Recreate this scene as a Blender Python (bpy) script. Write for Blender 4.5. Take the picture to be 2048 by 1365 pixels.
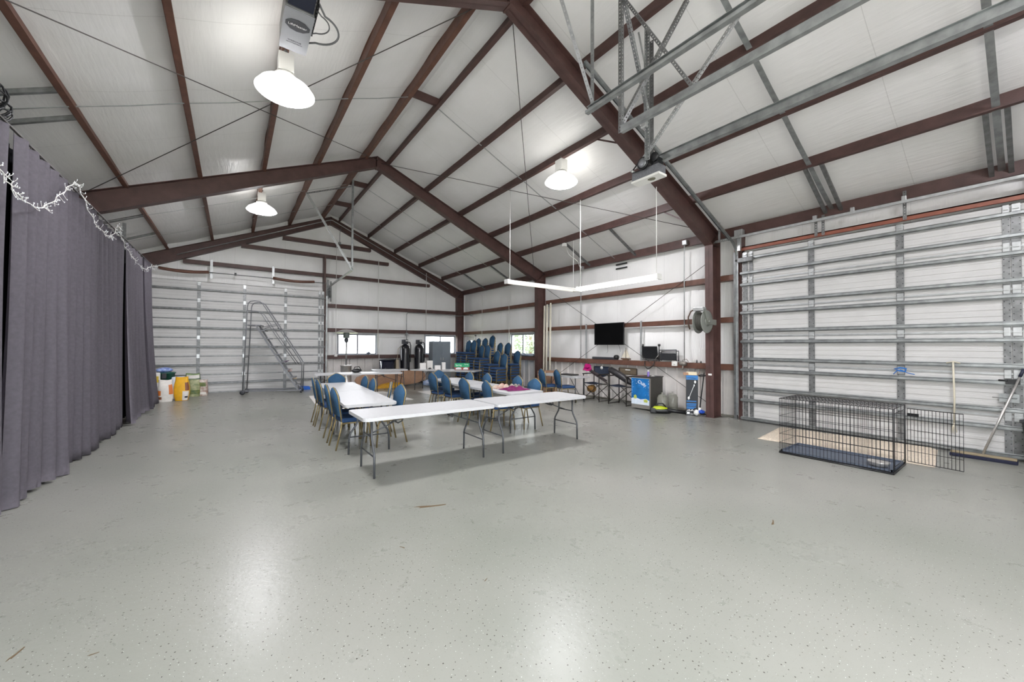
import bpy, bmesh, math, random
from mathutils import Vector, Matrix, Euler
random.seed(7)
PI = math.pi
for o in list(bpy.data.objects): bpy.data.objects.remove(o)
COL = bpy.context.scene.collection
SC = bpy.context.scene

# ------------------------------------------------------------------ camera
yaw, pitch, roll = 0.628516, 0.013565, 0.004324
fwd = Vector((math.sin(yaw)*math.cos(pitch), math.cos(yaw)*math.cos(pitch), math.sin(pitch)))
rgt0 = Vector((math.cos(yaw), -math.sin(yaw), 0)); up0 = rgt0.cross(fwd)
rgt = rgt0*math.cos(roll)+up0*math.sin(roll); up = -rgt0*math.sin(roll)+up0*math.cos(roll)
cam = bpy.data.cameras.new('camera'); camo = bpy.data.objects.new('camera', cam); COL.objects.link(camo)
M = Matrix((rgt, up, -fwd)).transposed().to_4x4(); M.translation = (0, 0, 1.59)
camo.matrix_world = M
cam.sensor_fit = 'HORIZONTAL'; cam.sensor_width = 36; cam.lens = 768.37/2048*36
cam.clip_start = 0.05; cam.clip_end = 300
SC.camera = camo

# ------------------------------------------------------------------ world, exposure
w = bpy.data.worlds.new('daylight'); SC.world = w; w.use_nodes = True
bg = w.node_tree.nodes['Background']; bg.inputs[0].default_value = (0.92, 0.96, 1.0, 1); bg.inputs[1].default_value = 10.0
SC.view_settings.view_transform = 'Standard'; SC.view_settings.look = 'None'
SC.view_settings.gamma = 1; SC.view_settings.use_curve_mapping = False
SC.view_settings.exposure = 0.32
LENS_E, BELL_E, TUBE_E = 130.0, 4.5, 6.0      # radiance of the lamps: high-bay lens, high-bay acrylic bell, fluorescent tubes

# ------------------------------------------------------------------ materials
def srgb(h):
    if isinstance(h, str):
        h = h.lstrip('#'); c = [int(h[i:i+2], 16)/255 for i in (0, 2, 4)]
    else: c = [v/255 for v in h]
    return tuple((x/12.92 if x <= .04045 else ((x+.055)/1.055)**2.4) for x in c)+(1,)
MATS = {}
def mat(name, col, rough=.5, metal=0, var=0, scale=8, bump=0, bscale=40, stretch=None, col2=None, spec=.5, coat=0, emit=None, es=0, trans=0, alpha=1):
    if name in MATS: return MATS[name]
    m = bpy.data.materials.new(name); m.use_nodes = True; nt = m.node_tree; b = nt.nodes['Principled BSDF']
    c = srgb(col)
    b.inputs['Base Color'].default_value = c; b.inputs['Roughness'].default_value = rough; b.inputs['Metallic'].default_value = metal
    b.inputs['Specular IOR Level'].default_value = spec; b.inputs['Coat Weight'].default_value = coat
    b.inputs['Transmission Weight'].default_value = trans; b.inputs['Alpha'].default_value = alpha
    if emit: b.inputs['Emission Color'].default_value = srgb(emit); b.inputs['Emission Strength'].default_value = es
    tc = nt.nodes.new('ShaderNodeTexCoord')
    src = tc.outputs['Object']
    if stretch:
        mp = nt.nodes.new('ShaderNodeMapping'); mp.inputs['Scale'].default_value = stretch
        nt.links.new(src, mp.inputs[0]); src = mp.outputs[0]
    if var or col2:
        n = nt.nodes.new('ShaderNodeTexNoise'); n.inputs['Scale'].default_value = scale; n.inputs['Detail'].default_value = 6
        nt.links.new(src, n.inputs['Vector'])
        r = nt.nodes.new('ShaderNodeValToRGB'); r.color_ramp.elements[0].position = .32; r.color_ramp.elements[1].position = .68
        c2 = srgb(col2) if col2 else tuple(min(1, x*(1+var)) for x in c[:3])+(1,)
        c1 = c if col2 else tuple(x*(1-var) for x in c[:3])+(1,)
        r.color_ramp.elements[0].color = c1; r.color_ramp.elements[1].color = c2
        nt.links.new(n.outputs[0], r.inputs[0]); nt.links.new(r.outputs[0], b.inputs['Base Color'])
    if bump:
        n2 = nt.nodes.new('ShaderNodeTexNoise'); n2.inputs['Scale'].default_value = bscale; n2.inputs['Detail'].default_value = 4
        nt.links.new(src, n2.inputs['Vector'])
        bp = nt.nodes.new('ShaderNodeBump'); bp.inputs['Strength'].default_value = 1; bp.inputs['Distance'].default_value = bump
        nt.links.new(n2.outputs[0], bp.inputs['Height']); nt.links.new(bp.outputs[0], b.inputs['Normal'])
    MATS[name] = m; return m

brown = mat('brown_primer_steel', '#533b37', .5, var=.22, scale=5, bump=.002, bscale=60)
brown_warm = mat('brown_girt_steel', '#69473a', .5, var=.2, scale=6)
galv = mat('galvanised_steel', '#9da0a0', .38, .75, var=.22, scale=9, bump=.001)
galv_d = mat('dull_galvanised_steel', '#7c7d7d', .45, .6, var=.25, scale=12)
galv_l = mat('bright_galvanised_steel', '#b9bbbb', .35, .6, var=.12, scale=12)
white_door = mat('white_door_steel', '#c4c3c1', .45, var=.04, scale=3)
ribbed = mat('painted_ribbed_steel', '#ddd8d4', .4, var=.08, scale=3)
alu_frame = mat('window_aluminium', '#8d8f95', .4, .5)
black_p = mat('black_plastic', '#17181a', .4)
dark_p = mat('dark_grey_plastic', '#33353a', .5)
white_p = mat('white_plastic', '#e6e5e1', .4)
hdpe = mat('white_moulded_tabletop', '#b9b9ba', .38, var=.03, scale=20, bump=.0006, bscale=200)
leg_gray = mat('grey_powder_coated_leg', '#4b4d50', .4, .3)
gold = mat('brass_painted_frame', '#8a7a55', .35, .5, var=.1, scale=20)
blue_f = mat('blue_upholstery', '#32526f', .85, var=.16, scale=60, bump=.001, bscale=300, spec=.2)
navy_f = mat('navy_upholstery', '#30486c', .85, var=.16, scale=60, bump=.001, bscale=300, spec=.2)
curt = mat('charcoal_curtain_cloth', '#7a757d', .7, var=.08, scale=30, bump=.0006, bscale=400, spec=.3)
chrome = mat('brushed_stainless', '#c9c6c2', .3, .7, var=.08, scale=14)
card = mat('brown_cardboard', '#a9856b', .8, var=.08, scale=10)
cream_pvc = mat('cream_pvc', '#e5dfcd', .4)
cable_m = mat('steel_cable', '#55524f', .45, .6)
text_w = mat('white_print', '#f2f2f2', .5)
text_k = mat('black_print', '#22242a', .5)

def mat_floor():
    m = bpy.data.materials.new('grey_green_epoxy_floor'); m.use_nodes = True; nt = m.node_tree; b = nt.nodes['Principled BSDF']
    L = nt.links.new; N = nt.nodes.new
    tc = N('ShaderNodeTexCoord')
    n1 = N('ShaderNodeTexNoise'); n1.inputs['Scale'].default_value = .45; n1.inputs['Detail'].default_value = 5; L(tc.outputs['Object'], n1.inputs['Vector'])
    r1 = N('ShaderNodeValToRGB'); r1.color_ramp.elements[0].position = .3; r1.color_ramp.elements[1].position = .7
    r1.color_ramp.elements[0].color = srgb('#7d7f77'); r1.color_ramp.elements[1].color = srgb('#8e8d87'); L(n1.outputs[0], r1.inputs[0])
    # dirt patches
    n2 = N('ShaderNodeTexNoise'); n2.inputs['Scale'].default_value = 3.1; n2.inputs['Detail'].default_value = 10; n2.inputs['Roughness'].default_value = .7; L(tc.outputs['Object'], n2.inputs['Vector'])
    r2 = N('ShaderNodeValToRGB'); r2.color_ramp.elements[0].position = .6; r2.color_ramp.elements[1].position = .78
    r2.color_ramp.elements[0].color = (0, 0, 0, 1); r2.color_ramp.elements[1].color = (.1, .1, .1, 1); L(n2.outputs[0], r2.inputs[0])
    mx = N('ShaderNodeMix'); mx.data_type = 'RGBA'; L(r2.outputs[0], mx.inputs[0]); L(r1.outputs[0], mx.inputs[6]); mx.inputs[7].default_value = srgb('#77715f')
    # chips: sparse dark and white flecks
    last = mx.outputs[2]
    for sc, th, col, seed in ((32, .085, '#423f39', 0), (38, .045, '#cfd0ca', 9), (80, .08, '#77786f', 4), (6, .012, '#6b5f4c', 17)):
        mp = N('ShaderNodeMapping'); mp.inputs['Location'].default_value = (seed, seed*1.7, 0); L(tc.outputs['Object'], mp.inputs[0])
        v = N('ShaderNodeTexVoronoi'); v.inputs['Scale'].default_value = sc; v.voronoi_dimensions = '2D'; L(mp.outputs[0], v.inputs['Vector'])
        sp = N('ShaderNodeSeparateColor'); L(v.outputs['Color'], sp.inputs[0])
        mt = N('ShaderNodeMath'); mt.operation = 'MULTIPLY'; L(sp.outputs[0], mt.inputs[0]); mt.inputs[1].default_value = th*1.6
        lt = N('ShaderNodeMath'); lt.operation = 'LESS_THAN'; L(v.outputs['Distance'], lt.inputs[0]); L(mt.outputs[0], lt.inputs[1])
        m2 = N('ShaderNodeMath'); m2.operation = 'GREATER_THAN'; L(sp.outputs[1], m2.inputs[0]); m2.inputs[1].default_value = .55
        m3 = N('ShaderNodeMath'); m3.operation = 'MULTIPLY'; L(lt.outputs[0], m3.inputs[0]); L(m2.outputs[0], m3.inputs[1])
        k = N('ShaderNodeMix'); k.data_type = 'RGBA'; L(m3.outputs[0], k.inputs[0]); L(last, k.inputs[6]); k.inputs[7].default_value = srgb(col); last = k.outputs[2]
    # faint scratches
    wv = N('ShaderNodeTexNoise'); mp = N('ShaderNodeMapping'); mp.inputs['Rotation'].default_value = (0, 0, .6); mp.inputs['Scale'].default_value = (1, 9, 1)
    L(tc.outputs['Object'], mp.inputs[0]); L(mp.outputs[0], wv.inputs['Vector']); wv.inputs['Scale'].default_value = 9; wv.inputs['Detail'].default_value = 8
    rs = N('ShaderNodeValToRGB'); rs.color_ramp.elements[0].position = .7; rs.color_ramp.elements[1].position = .76
    rs.color_ramp.elements[0].color = (0, 0, 0, 1); rs.color_ramp.elements[1].color = (.15, .15, .15, 1); L(wv.outputs[0], rs.inputs[0])
    k = N('ShaderNodeMix'); k.data_type = 'RGBA'; L(rs.outputs[0], k.inputs[0]); L(last, k.inputs[6]); k.inputs[7].default_value = srgb('#6f6d60')
    L(k.outputs[2], b.inputs['Base Color'])
    rr = N('ShaderNodeMapRange'); rr.inputs[3].default_value = .25; rr.inputs[4].default_value = .31; L(n2.outputs[0], rr.inputs[0]); L(rr.outputs[0], b.inputs['Roughness'])
    nb = N('ShaderNodeTexNoise'); nb.inputs['Scale'].default_value = 26; nb.inputs['Detail'].default_value = 5; L(tc.outputs['Object'], nb.inputs['Vector'])
    bp = N('ShaderNodeBump'); bp.inputs['Distance'].default_value = .0012; L(nb.outputs[0], bp.inputs['Height']); L(bp.outputs[0], b.inputs['Normal'])
    b.inputs['Specular IOR Level'].default_value = .2
    return m

def mat_vinyl(name, axis, seam=1.22, wr=(1, 1, 1)):
    """white vinyl-faced insulation: faint wrinkles and taped seams"""
    m = bpy.data.materials.new(name); m.use_nodes = True; nt = m.node_tree; b = nt.nodes['Principled BSDF']; L = nt.links.new; N = nt.nodes.new
    tc = N('ShaderNodeTexCoord'); sx = N('ShaderNodeSeparateXYZ'); L(tc.outputs['Object'], sx.inputs[0])
    n = N('ShaderNodeTexNoise'); n.inputs['Scale'].default_value = 1.4; n.inputs['Detail'].default_value = 6; L(tc.outputs['Object'], n.inputs['Vector'])
    r = N('ShaderNodeValToRGB'); r.color_ramp.elements[0].position = .3; r.color_ramp.elements[1].position = .7
    r.color_ramp.elements[0].color = srgb('#efeeec'); r.color_ramp.elements[1].color = srgb('#f6f5f4'); L(n.outputs[0], r.inputs[0])
    # seam line
    md = N('ShaderNodeMath'); md.operation = 'PINGPONG'; L(sx.outputs[axis], md.inputs[0]); md.inputs[1].default_value = seam/2
    lt = N('ShaderNodeMath'); lt.operation = 'LESS_THAN'; L(md.outputs[0], lt.inputs[0]); lt.inputs[1].default_value = .004
    ml = N('ShaderNodeMath'); ml.operation = 'MULTIPLY'; L(lt.outputs[0], ml.inputs[0]); ml.inputs[1].default_value = .25
    k = N('ShaderNodeMix'); k.data_type = 'RGBA'; L(ml.outputs[0], k.inputs[0]); L(r.outputs[0], k.inputs[6]); k.inputs[7].default_value = srgb('#8f8c88')
    L(k.outputs[2], b.inputs['Base Color'])
    b.inputs['Roughness'].default_value = .42; b.inputs['Specular IOR Level'].default_value = .4
    mp = N('ShaderNodeMapping'); mp.inputs['Scale'].default_value = wr; L(tc.outputs['Object'], mp.inputs[0])
    n2 = N('ShaderNodeTexNoise'); n2.inputs['Scale'].default_value = 3; n2.inputs['Detail'].default_value = 3; n2.inputs['Distortion'].default_value = .4; L(mp.outputs[0], n2.inputs['Vector'])
    bp = N('ShaderNodeBump'); bp.inputs['Distance'].default_value = .012; bp.inputs['Strength'].default_value = .6; L(n2.outputs[0], bp.inputs['Height']); L(bp.outputs[0], b.inputs['Normal'])
    return m

def mat_emit(name, col, s):
    m = bpy.data.materials.new(name); m.use_nodes = True; nt = m.node_tree; b = nt.nodes['Principled BSDF']
    b.inputs['Base Color'].default_value = (.8, .8, .8, 1); b.inputs['Emission Color'].default_value = srgb(col); b.inputs['Emission Strength'].default_value = s
    return m
lens_m = mat_emit('glowing_lamp_lens', '#fbfaff', LENS_E)
bell_m = mat_emit('glowing_acrylic_bell', '#fffdf8', BELL_E)
tube_m = mat_emit('lit_fluorescent_tube', '#fffdf4', TUBE_E)
tube_dim = mat_emit('dim_fluorescent_tube', '#fff8e8', .6)
floor_m = mat_floor()
vin_c = mat_vinyl('white_vinyl_ceiling_insulation', 1, 1.53, (6, .7, 1))
vin_r = mat_vinyl('white_vinyl_side_wall_insulation', 1, 1.53, (1, 16, .9))
vin_b = mat_vinyl('white_vinyl_end_wall_insulation', 0, 1.53, (16, 1, .9))
glass_m = bpy.data.materials.new('window_glass'); glass_m.use_nodes = True
_n = glass_m.node_tree; _b = _n.nodes['Principled BSDF']; _t = _n.nodes.new('ShaderNodeBsdfTransparent'); _g = _n.nodes.new('ShaderNodeBsdfGlossy'); _x = _n.nodes.new('ShaderNodeMixShader')
_g.inputs['Roughness'].default_value = .05; _x.inputs[0].default_value = .08; _n.links.new(_t.outputs[0], _x.inputs[1]); _n.links.new(_g.outputs[0], _x.inputs[2]); _n.links.new(_x.outputs[0], _n.nodes['Material Output'].inputs[0])

# ------------------------------------------------------------------ mesh builder
class MB:
    def __init__(s): s.bm = bmesh.new()
    def _new(s, vs, fs, smooth=False):
        V = [s.bm.verts.new(v) for v in vs]; F = []
        for f in fs:
            try: q = s.bm.faces.new([V[i] for i in f]); q.smooth = smooth; F.append(q)
            except ValueError: pass
        return V, F
    def box(s, x0, x1, y0, y1, z0, z1, bev=0, rot=None, piv=None, seg=2):
        vs = [Vector(p) for p in ((x0,y0,z0),(x1,y0,z0),(x1,y1,z0),(x0,y1,z0),(x0,y0,z1),(x1,y0,z1),(x1,y1,z1),(x0,y1,z1))]
        if rot is not None:
            c = Vector(piv) if piv is not None else Vector(((x0+x1)/2,(y0+y1)/2,(z0+z1)/2))
            R = Euler(rot).to_matrix(); vs = [c+R@(v-c) for v in vs]
        V, F = s._new(vs, [(0,3,2,1),(4,5,6,7),(0,1,5,4),(1,2,6,5),(2,3,7,6),(3,0,4,7)])
        if bev:
            es = list({e for f in F for e in f.edges})
            bmesh.ops.bevel(s.bm, geom=es, offset=bev, segments=seg, affect='EDGES', profile=.6)
        return s
    def bar(s, p, q, w, h, upv=(0,0,1), bev=0):
        """rectangular bar from p to q, width w (sideways), height h (along upv)"""
        p = Vector(p); q = Vector(q); d = (q-p).normalized(); u = Vector(upv)
        if abs(d.dot(u)) > .99: u = Vector((1,0,0))
        sd = d.cross(u).normalized(); u = sd.cross(d).normalized()
        vs = []
        for c in (p, q):
            for a, b in ((-1,-1),(1,-1),(1,1),(-1,1)): vs.append(c+sd*a*w/2+u*b*h/2)
        V, F = s._new(vs, [(0,1,2,3),(7,6,5,4),(0,4,5,1),(1,5,6,2),(2,6,7,3),(3,7,4,0)])
        if bev: bmesh.ops.bevel(s.bm, geom=list({e for f in F for e in f.edges}), offset=bev, segments=1, affect='EDGES')
        return s
    def angle(s, p, q, w=.04, t=.003, a=(1,0,0), b=(0,0,1)):
        """L angle: two flanges spreading along a and b"""
        p = Vector(p); q = Vector(q); d = (q-p).normalized(); a = Vector(a); b = Vector(b)
        a = (a-d*a.dot(d)).normalized(); b = (b-d*b.dot(d)-a*b.dot(a)).normalized()
        s.bar(p+a*w/2, q+a*w/2, w, t, b); s.bar(p+b*w/2, q+b*w/2, w, t, a); return s
    def perf(s, p, q, w=.04, a=(1,0,0), b=(0,0,1), pitch=.045, hole=.014):
        """perforated L angle with real square holes"""
        p = Vector(p); q = Vector(q); d = q-p; Ln = d.length; d.normalize(); a = Vector(a); b = Vector(b)
        a = (a-d*a.dot(d)).normalized(); b = (b-d*b.dot(d)-a*b.dot(a)).normalized()
        n = max(1, int(Ln/pitch)); pt = Ln/n; F = []
        for e, nn in ((a, b), (b, a)):
            for i in range(n):
                u0, u1 = i*pt, (i+1)*pt; um = (u0+u1)/2
                P = lambda u, v: p+d*u+e*v
                o = [P(u0,0), P(u1,0), P(u1,w), P(u0,w)]; c = w/2
                h = [P(um-hole/2,c-hole/2), P(um+hole/2,c-hole/2), P(um+hole/2,c+hole/2), P(um-hole/2,c+hole/2)]
                V, f = s._new(o+h, [(0,1,5,4),(1,2,6,5),(2,3,7,6),(3,0,4,7)]); F += f
        s.bm.normal_update()
        bmesh.ops.solidify(s.bm, geom=F, thickness=.0025); return s
    def tube(s, pts, r, seg=8, closed=False, smooth=True, cap=True):
        pts = [Vector(p) for p in pts]; n = len(pts); rings = []; prev = None
        for i, p in enumerate(pts):
            if closed: d = (pts[(i+1) % n]-pts[i-1])
            else: d = (pts[min(i+1, n-1)]-pts[max(i-1, 0)])
            d = d.normalized() if d.length > 1e-9 else Vector((0,0,1))
            if prev is None:
                u = Vector((0,0,1)) if abs(d.z) < .9 else Vector((1,0,0)); u = (u-d*u.dot(d)).normalized()
            else:
                u = (prev-d*prev.dot(d)); u = u.normalized() if u.length > 1e-6 else prev
            prev = u; v = d.cross(u)
            rr = r[i] if isinstance(r, (list, tuple)) else r
            rings.append([s.bm.verts.new(p+(u*math.cos(2*PI*k/seg)+v*math.sin(2*PI*k/seg))*rr) for k in range(seg)])
        m = n if closed else n-1
        for i in range(m):
            A, B = rings[i], rings[(i+1) % n]
            for k in range(seg):
                f = s.bm.faces.new((A[k], A[(k+1) % seg], B[(k+1) % seg], B[k])); f.smooth = smooth
        if cap and not closed:
            s.bm.faces.new(rings[0][::-1]); s.bm.faces.new(rings[-1])
        return s
    def lathe(s, prof, c=(0,0,0), seg=24, axis='Z', smooth=True):
        c = Vector(c); R = []
        for r, z in prof:
            ring = []
            for k in range(seg):
                a = 2*PI*k/seg; x, y = r*math.cos(a), r*math.sin(a)
                p = Vector((x, y, z)) if axis == 'Z' else (Vector((z, x, y)) if axis == 'X' else Vector((x, z, y)))
                ring.append(s.bm.verts.new(c+p))
            R.append(ring)
        for A, B in zip(R, R[1:]):
            for k in range(seg):
                f = s.bm.faces.new((A[k], A[(k+1) % seg], B[(k+1) % seg], B[k])); f.smooth = smooth
        if prof[0][0] > 1e-5: s.bm.faces.new(R[0][::-1])
        if prof[-1][0] > 1e-5: s.bm.faces.new(R[-1])
        return s
    def prism(s, poly, axis, a0, a1):
        """poly: 2D points; axis = extrusion axis (X: poly is y,z; Y: poly is x,z; Z: poly is x,y)"""
        def P(u, v, t): return {'X': (t,u,v), 'Y': (u,t,v), 'Z': (u,v,t)}[axis]
        n = len(poly)
        s._new([P(u,v,a0) for u,v in poly]+[P(u,v,a1) for u,v in poly],
               [tuple(range(n))[::-1], tuple(range(n, 2*n))]+[(i,(i+1) % n,(i+1) % n+n,i+n) for i in range(n)])
        return s
    def grid(s, f, nu, nv, smooth=True):
        V = [[s.bm.verts.new(f(i/nu, j/nv)) for j in range(nv+1)] for i in range(nu+1)]
        for i in range(nu):
            for j in range(nv):
                q = s.bm.faces.new((V[i][j], V[i+1][j], V[i+1][j+1], V[i][j+1])); q.smooth = smooth
        return s
    def blob(s, c, r, sx=1, sy=1, sz=1, noise=.12, sub=3, seed=0):
        ret = bmesh.ops.create_icosphere(s.bm, subdivisions=sub, radius=1); rn = random.Random(seed); c = Vector(c)
        ph = [rn.uniform(0, 6) for _ in range(6)]
        for v in ret['verts']:
            p = v.co; k = 1+noise*(math.sin(3*p.x+ph[0])*math.sin(4*p.y+ph[1])+.6*math.sin(7*p.z+ph[2])*math.sin(6*p.x+ph[3]))
            v.co = c+Vector((p.x*sx, p.y*sy, p.z*sz))*r*k
            for f in v.link_faces: f.smooth = True
        return s
    def build(s, name, m, parent=None, label=None, kind=None, tag=None, flip=False):
        """one mesh object; world coordinates in, stored relative to the parent or to its own base"""
        bm = s.bm
        bmesh.ops.recalc_face_normals(bm, faces=bm.faces)
        me = bpy.data.meshes.new(name); o = bpy.data.objects.new(name, me)
        if parent is not None:
            inv = parent.get('_w', None); off = Vector(inv) if inv is not None else Vector((0,0,0))
            bmesh.ops.translate(bm, verts=bm.verts, vec=-off); o.parent = parent
        else:
            xs = [v.co for v in bm.verts]; c = Vector(((min(v.x for v in xs)+max(v.x for v in xs))/2, (min(v.y for v in xs)+max(v.y for v in xs))/2, min(v.z for v in xs)))
            bmesh.ops.translate(bm, verts=bm.verts, vec=-c); o.location = c; o['_w'] = tuple(c)
        bm.to_mesh(me); bm.free(); me.materials.append(m); COL.objects.link(o)
        if label: o['label'] = label
        if kind: o['kind'] = kind
        if tag: o['label'], o['category'] = tag[0], tag[1]
        if tag and len(tag) > 2 and tag[2]: o['group'] = tag[2]
        return o

def thing(name, label, cat, loc=(0,0,0), rz=0, group=None, local=True, kind=None):
    """Empty at a thing's base. local=True: parts in local coordinates; local=False: parts given in world coordinates"""
    o = bpy.data.objects.new(name, None); COL.objects.link(o); o.location = loc; o.rotation_euler = (0,0,rz); o.empty_display_size = .1
    if kind: o['kind'] = kind
    if label: o['label'] = label
    if cat: o['category'] = cat
    if group: o['group'] = group
    if not local: o['_w'] = tuple(loc)
    return o
def sub(o):
    """let sub-parts of a part be given in the same coordinates as the part"""
    p = o.parent
    if p is not None and p.get('_w') is not None: o['_w'] = tuple(p['_w'])
    return o
def dup(root, loc, rz, label, group=None):
    r = root.copy(); COL.objects.link(r); r.location = loc; r.rotation_euler = (0,0,rz); r['label'] = label
    if group: r['group'] = group
    for ch in root.children:
        c = ch.copy(); COL.objects.link(c); c.parent = r
        for g in ch.children:
            d = g.copy(); COL.objects.link(d); d.parent = c
    return r
def text(body, size, m, name, parent, Mx, ext=.0008, align='CENTER', label=None, shear=0):
    cu = bpy.data.curves.new(name, 'FONT'); cu.body = body; cu.size = size; cu.extrude = ext; cu.align_x = align; cu.align_y = 'CENTER'; cu.shear = shear
    t = bpy.data.objects.new('tmp', cu); COL.objects.link(t)
    dg = bpy.context.evaluated_depsgraph_get(); me = bpy.data.meshes.new_from_object(t.evaluated_get(dg)); bpy.data.objects.remove(t)
    me.transform(Mx)
    off = parent.get('_w', None)
    if off is not None: me.transform(Matrix.Translation(-Vector(off)))
    me.materials.clear(); me.materials.append(m)
    o = bpy.data.objects.new(name, me); COL.objects.link(o); o.parent = parent
    if label: o['label'] = label
    return o
def frame_mx(org, xd, yd):
    xd = Vector(xd).normalized(); yd = Vector(yd); yd = (yd-xd*yd.dot(xd)).normalized(); z = xd.cross(yd)
    m = Matrix((xd, yd, z)).transposed().to_4x4(); m.translation = Vector(org); return m
ORD = ['first','second','third','fourth','fifth','sixth','seventh','eighth','ninth','tenth','eleventh','twelfth','thirteenth','fourteenth']

# ------------------------------------------------------------------ building dimensions (metres)
XA = 3.09                       # ridge
ZA, SB = 6.39, .4446            # underside of rafters
ZT, ST = 6.68, .4167            # top of rafters = underside of purlins
XR, XL = 9.26, -3.08            # side wall panels
YB, YF = 16.68, -2.0            # end walls
def ztop(x): return ZT-ST*abs(x-XA)
def zbot(x): return ZA-SB*abs(x-XA)
def zroof(x): return ztop(x)+.2
PX = [XA+.33+1.13*k for k in range(5)]; PXL = [XA-.33-1.13*k for k in range(5)]
ALLP = sorted(PXL+PX+[XR, XL])

# floor
MB().box(XL-.2, XR+.2, YF-.2, YB+.2, -.15, 0).build('floor', floor_m, kind='structure')
# ceiling: insulation sagging between the purlins
def ceil_z(x, y):
    z = zroof(x)
    for a, b in zip(ALLP, ALLP[1:]):
        if a <= x <= b:
            t = (x-a)/(b-a); z -= .03*math.sin(PI*t); break
    return z+.004*math.cos(2*PI*y/1.53)
def half(x0, x1, n):
    return lambda u, v: Vector((x0+(x1-x0)*u, YF-.1+(YB-YF+.2)*v, ceil_z(x0+(x1-x0)*u, YF-.1+(YB-YF+.2)*v)))
c = MB(); c.grid(half(XL-.1, XA, 0), 60, 110); c.grid(half(XA, XR+.1, 0), 60, 110)
c.build('ceiling', vin_c, kind='structure')

# walls -------------------------------------------------------------
def vinyl_side(m, X, y0, y1, z0, z1, sgn, step=.11):
    levels = [1.16, 2.2, 3.16, 4.2]
    def dx(y, z):
        d = 0
        for a, b in zip(levels, levels[1:]):
            if a < z < b: d = .05*math.sin(PI*(z-a)/(b-a))
        return d*(1+.35*math.sin(y*4.1)+.25*math.sin(y*9.7+z))-.01
    nu = max(1, int((y1-y0)/step)); nv = max(1, int((z1-z0)/step))
    m.grid(lambda u, v: Vector((X-sgn*dx(y0+(y1-y0)*u, z0+(z1-z0)*v), y0+(y1-y0)*u, z0+(z1-z0)*v)), nu, nv)
def ribs(m, axis, const, a0, a1, z0, z1, sgn, pitch=.305):
    """ribbed steel sheet; ribs stand proud into the room"""
    pts = []; n = int((a1-a0)/pitch)+1
    pts.append((a0, 0))
    for i in range(n):
        b = a0+i*pitch+.04
        for d, h in ((.06, 0), (.075, .04), (.125, .04), (.14, 0)):
            if b+d < a1: pts.append((b+d, h))
    pts.append((a1, 0))
    for (p, h), (q, g) in zip(pts, pts[1:]):
        if axis == 'Y': vs = [(const-sgn*h, p, z0), (const-sgn*g, q, z0), (const-sgn*g, q, z1), (const-sgn*h, p, z1)]
        else: vs = [(p, const-sgn*h, z0), (q, const-sgn*g, z0), (q, const-sgn*g, z1), (p, const-sgn*h, z1)]
        m._new([Vector(v) for v in vs], [(0,1,2,3)])
ZB = 1.13
D1 = (.08, 3.87, 3.72)                      # right overhead door opening y0 y1 ztop
W3 = (11.2, 12.73, 1.27, 2.08)              # window in right wall
D3 = (15.55, 16.5, 2.1)                     # personnel door
wr = MB()
for a, b, z0, z1 in ((YF, D1[0], ZB, 4.3), (D1[0], D1[1], D1[2], 4.3), (D1[1], W3[0], ZB, 4.3), (W3[0], W3[1], W3[3], 4.3), (W3[0], W3[1], ZB, W3[2]), (W3[1], D3[0], ZB, 4.3), (D3[0], D3[1], D3[2], 4.3), (D3[1], YB, ZB, 4.3)):
    vinyl_side(wr, XR, a, b, z0, z1, 1)
wr.box(XR+.02, XR+.05, D1[0]-.02, D1[1]+.02, 0, D1[2]+.02)
wr.box(XR-.06, XR+.05, D1[0]-.02, D1[1]+.02, D1[2]-.01, D1[2]+.06)
for a, b, z0, z1 in ((YF, W3[0], -.1, 4.33), (W3[0], W3[1], -.1, W3[2]), (W3[0], W3[1], W3[3], 4.33), (W3[1], D3[0], -.1, 4.33), (D3[0], D3[1], D3[2], 4.33), (D3[1], YB+.1, -.1, 4.33)):
    wr.box(XR+.07, XR+.1, a, b, z0, z1)
wro = wr.build('wall_right', vin_r, kind='structure')
def lower(o, axis, const, spans, z1, sgn):
    m = MB()
    for a, b in spans: ribs(m, axis, const, a, b, 0, z1, sgn)
    p = m; bm = p.bm
    q = p.build('ribbed_panel', ribbed, o)
    return q
lower(wro, 'Y', XR+.01, ((YF, D1[0]), (D1[1], D3[0]), (D3[1], YB)), ZB+.02, 1)
# base angle of the sheeting
m = MB()
for a, b in ((YF, D1[0]), (D1[1], D3[0])): m.box(XR-.06, XR, a, b, 0, .035)
m.build('trim_1', mat('base_trim', '#8d8a80', .6), kind='structure')

W1 = (3.42, 4.95, 1.22, 2.06); W2 = (7.16, 8.69, 1.22, 2.06)
DB = (-2.2, 2.86, 3.72)
def vinyl_end(m, Y, x0, x1, z0, z1, sgn, roof=False):
    levels = [1.16, 2.16, 3.12, 4.33, 5.08, 5.56, 6.6]
    def dy(x, z):
        d = 0
        for a, b in zip(levels, levels[1:]):
            if a < z < b: d = .045*math.sin(PI*(z-a)/(b-a))
        return d*(1+.35*math.sin(x*4.3)+.25*math.sin(x*9.1+z))-.01
    nu = max(1, int((x1-x0)/.11))
    def f(u, v):
        x = x0+(x1-x0)*u; t = zroof(x)+.05 if roof else z1; z = z0+(t-z0)*v
        return Vector((x, Y-sgn*dy(x, z), z))
    m.grid(f, nu, 40 if roof else max(1, int((z1-z0)/.11)))
wb = MB()
vinyl_end(wb, YB, XL, DB[0], 0, 0, 1, True)
for a, b in ((DB[0], XA), (XA, XR)):
    vinyl_end(wb, YB, a, b, 3.75, 0, 1, True)
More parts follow.
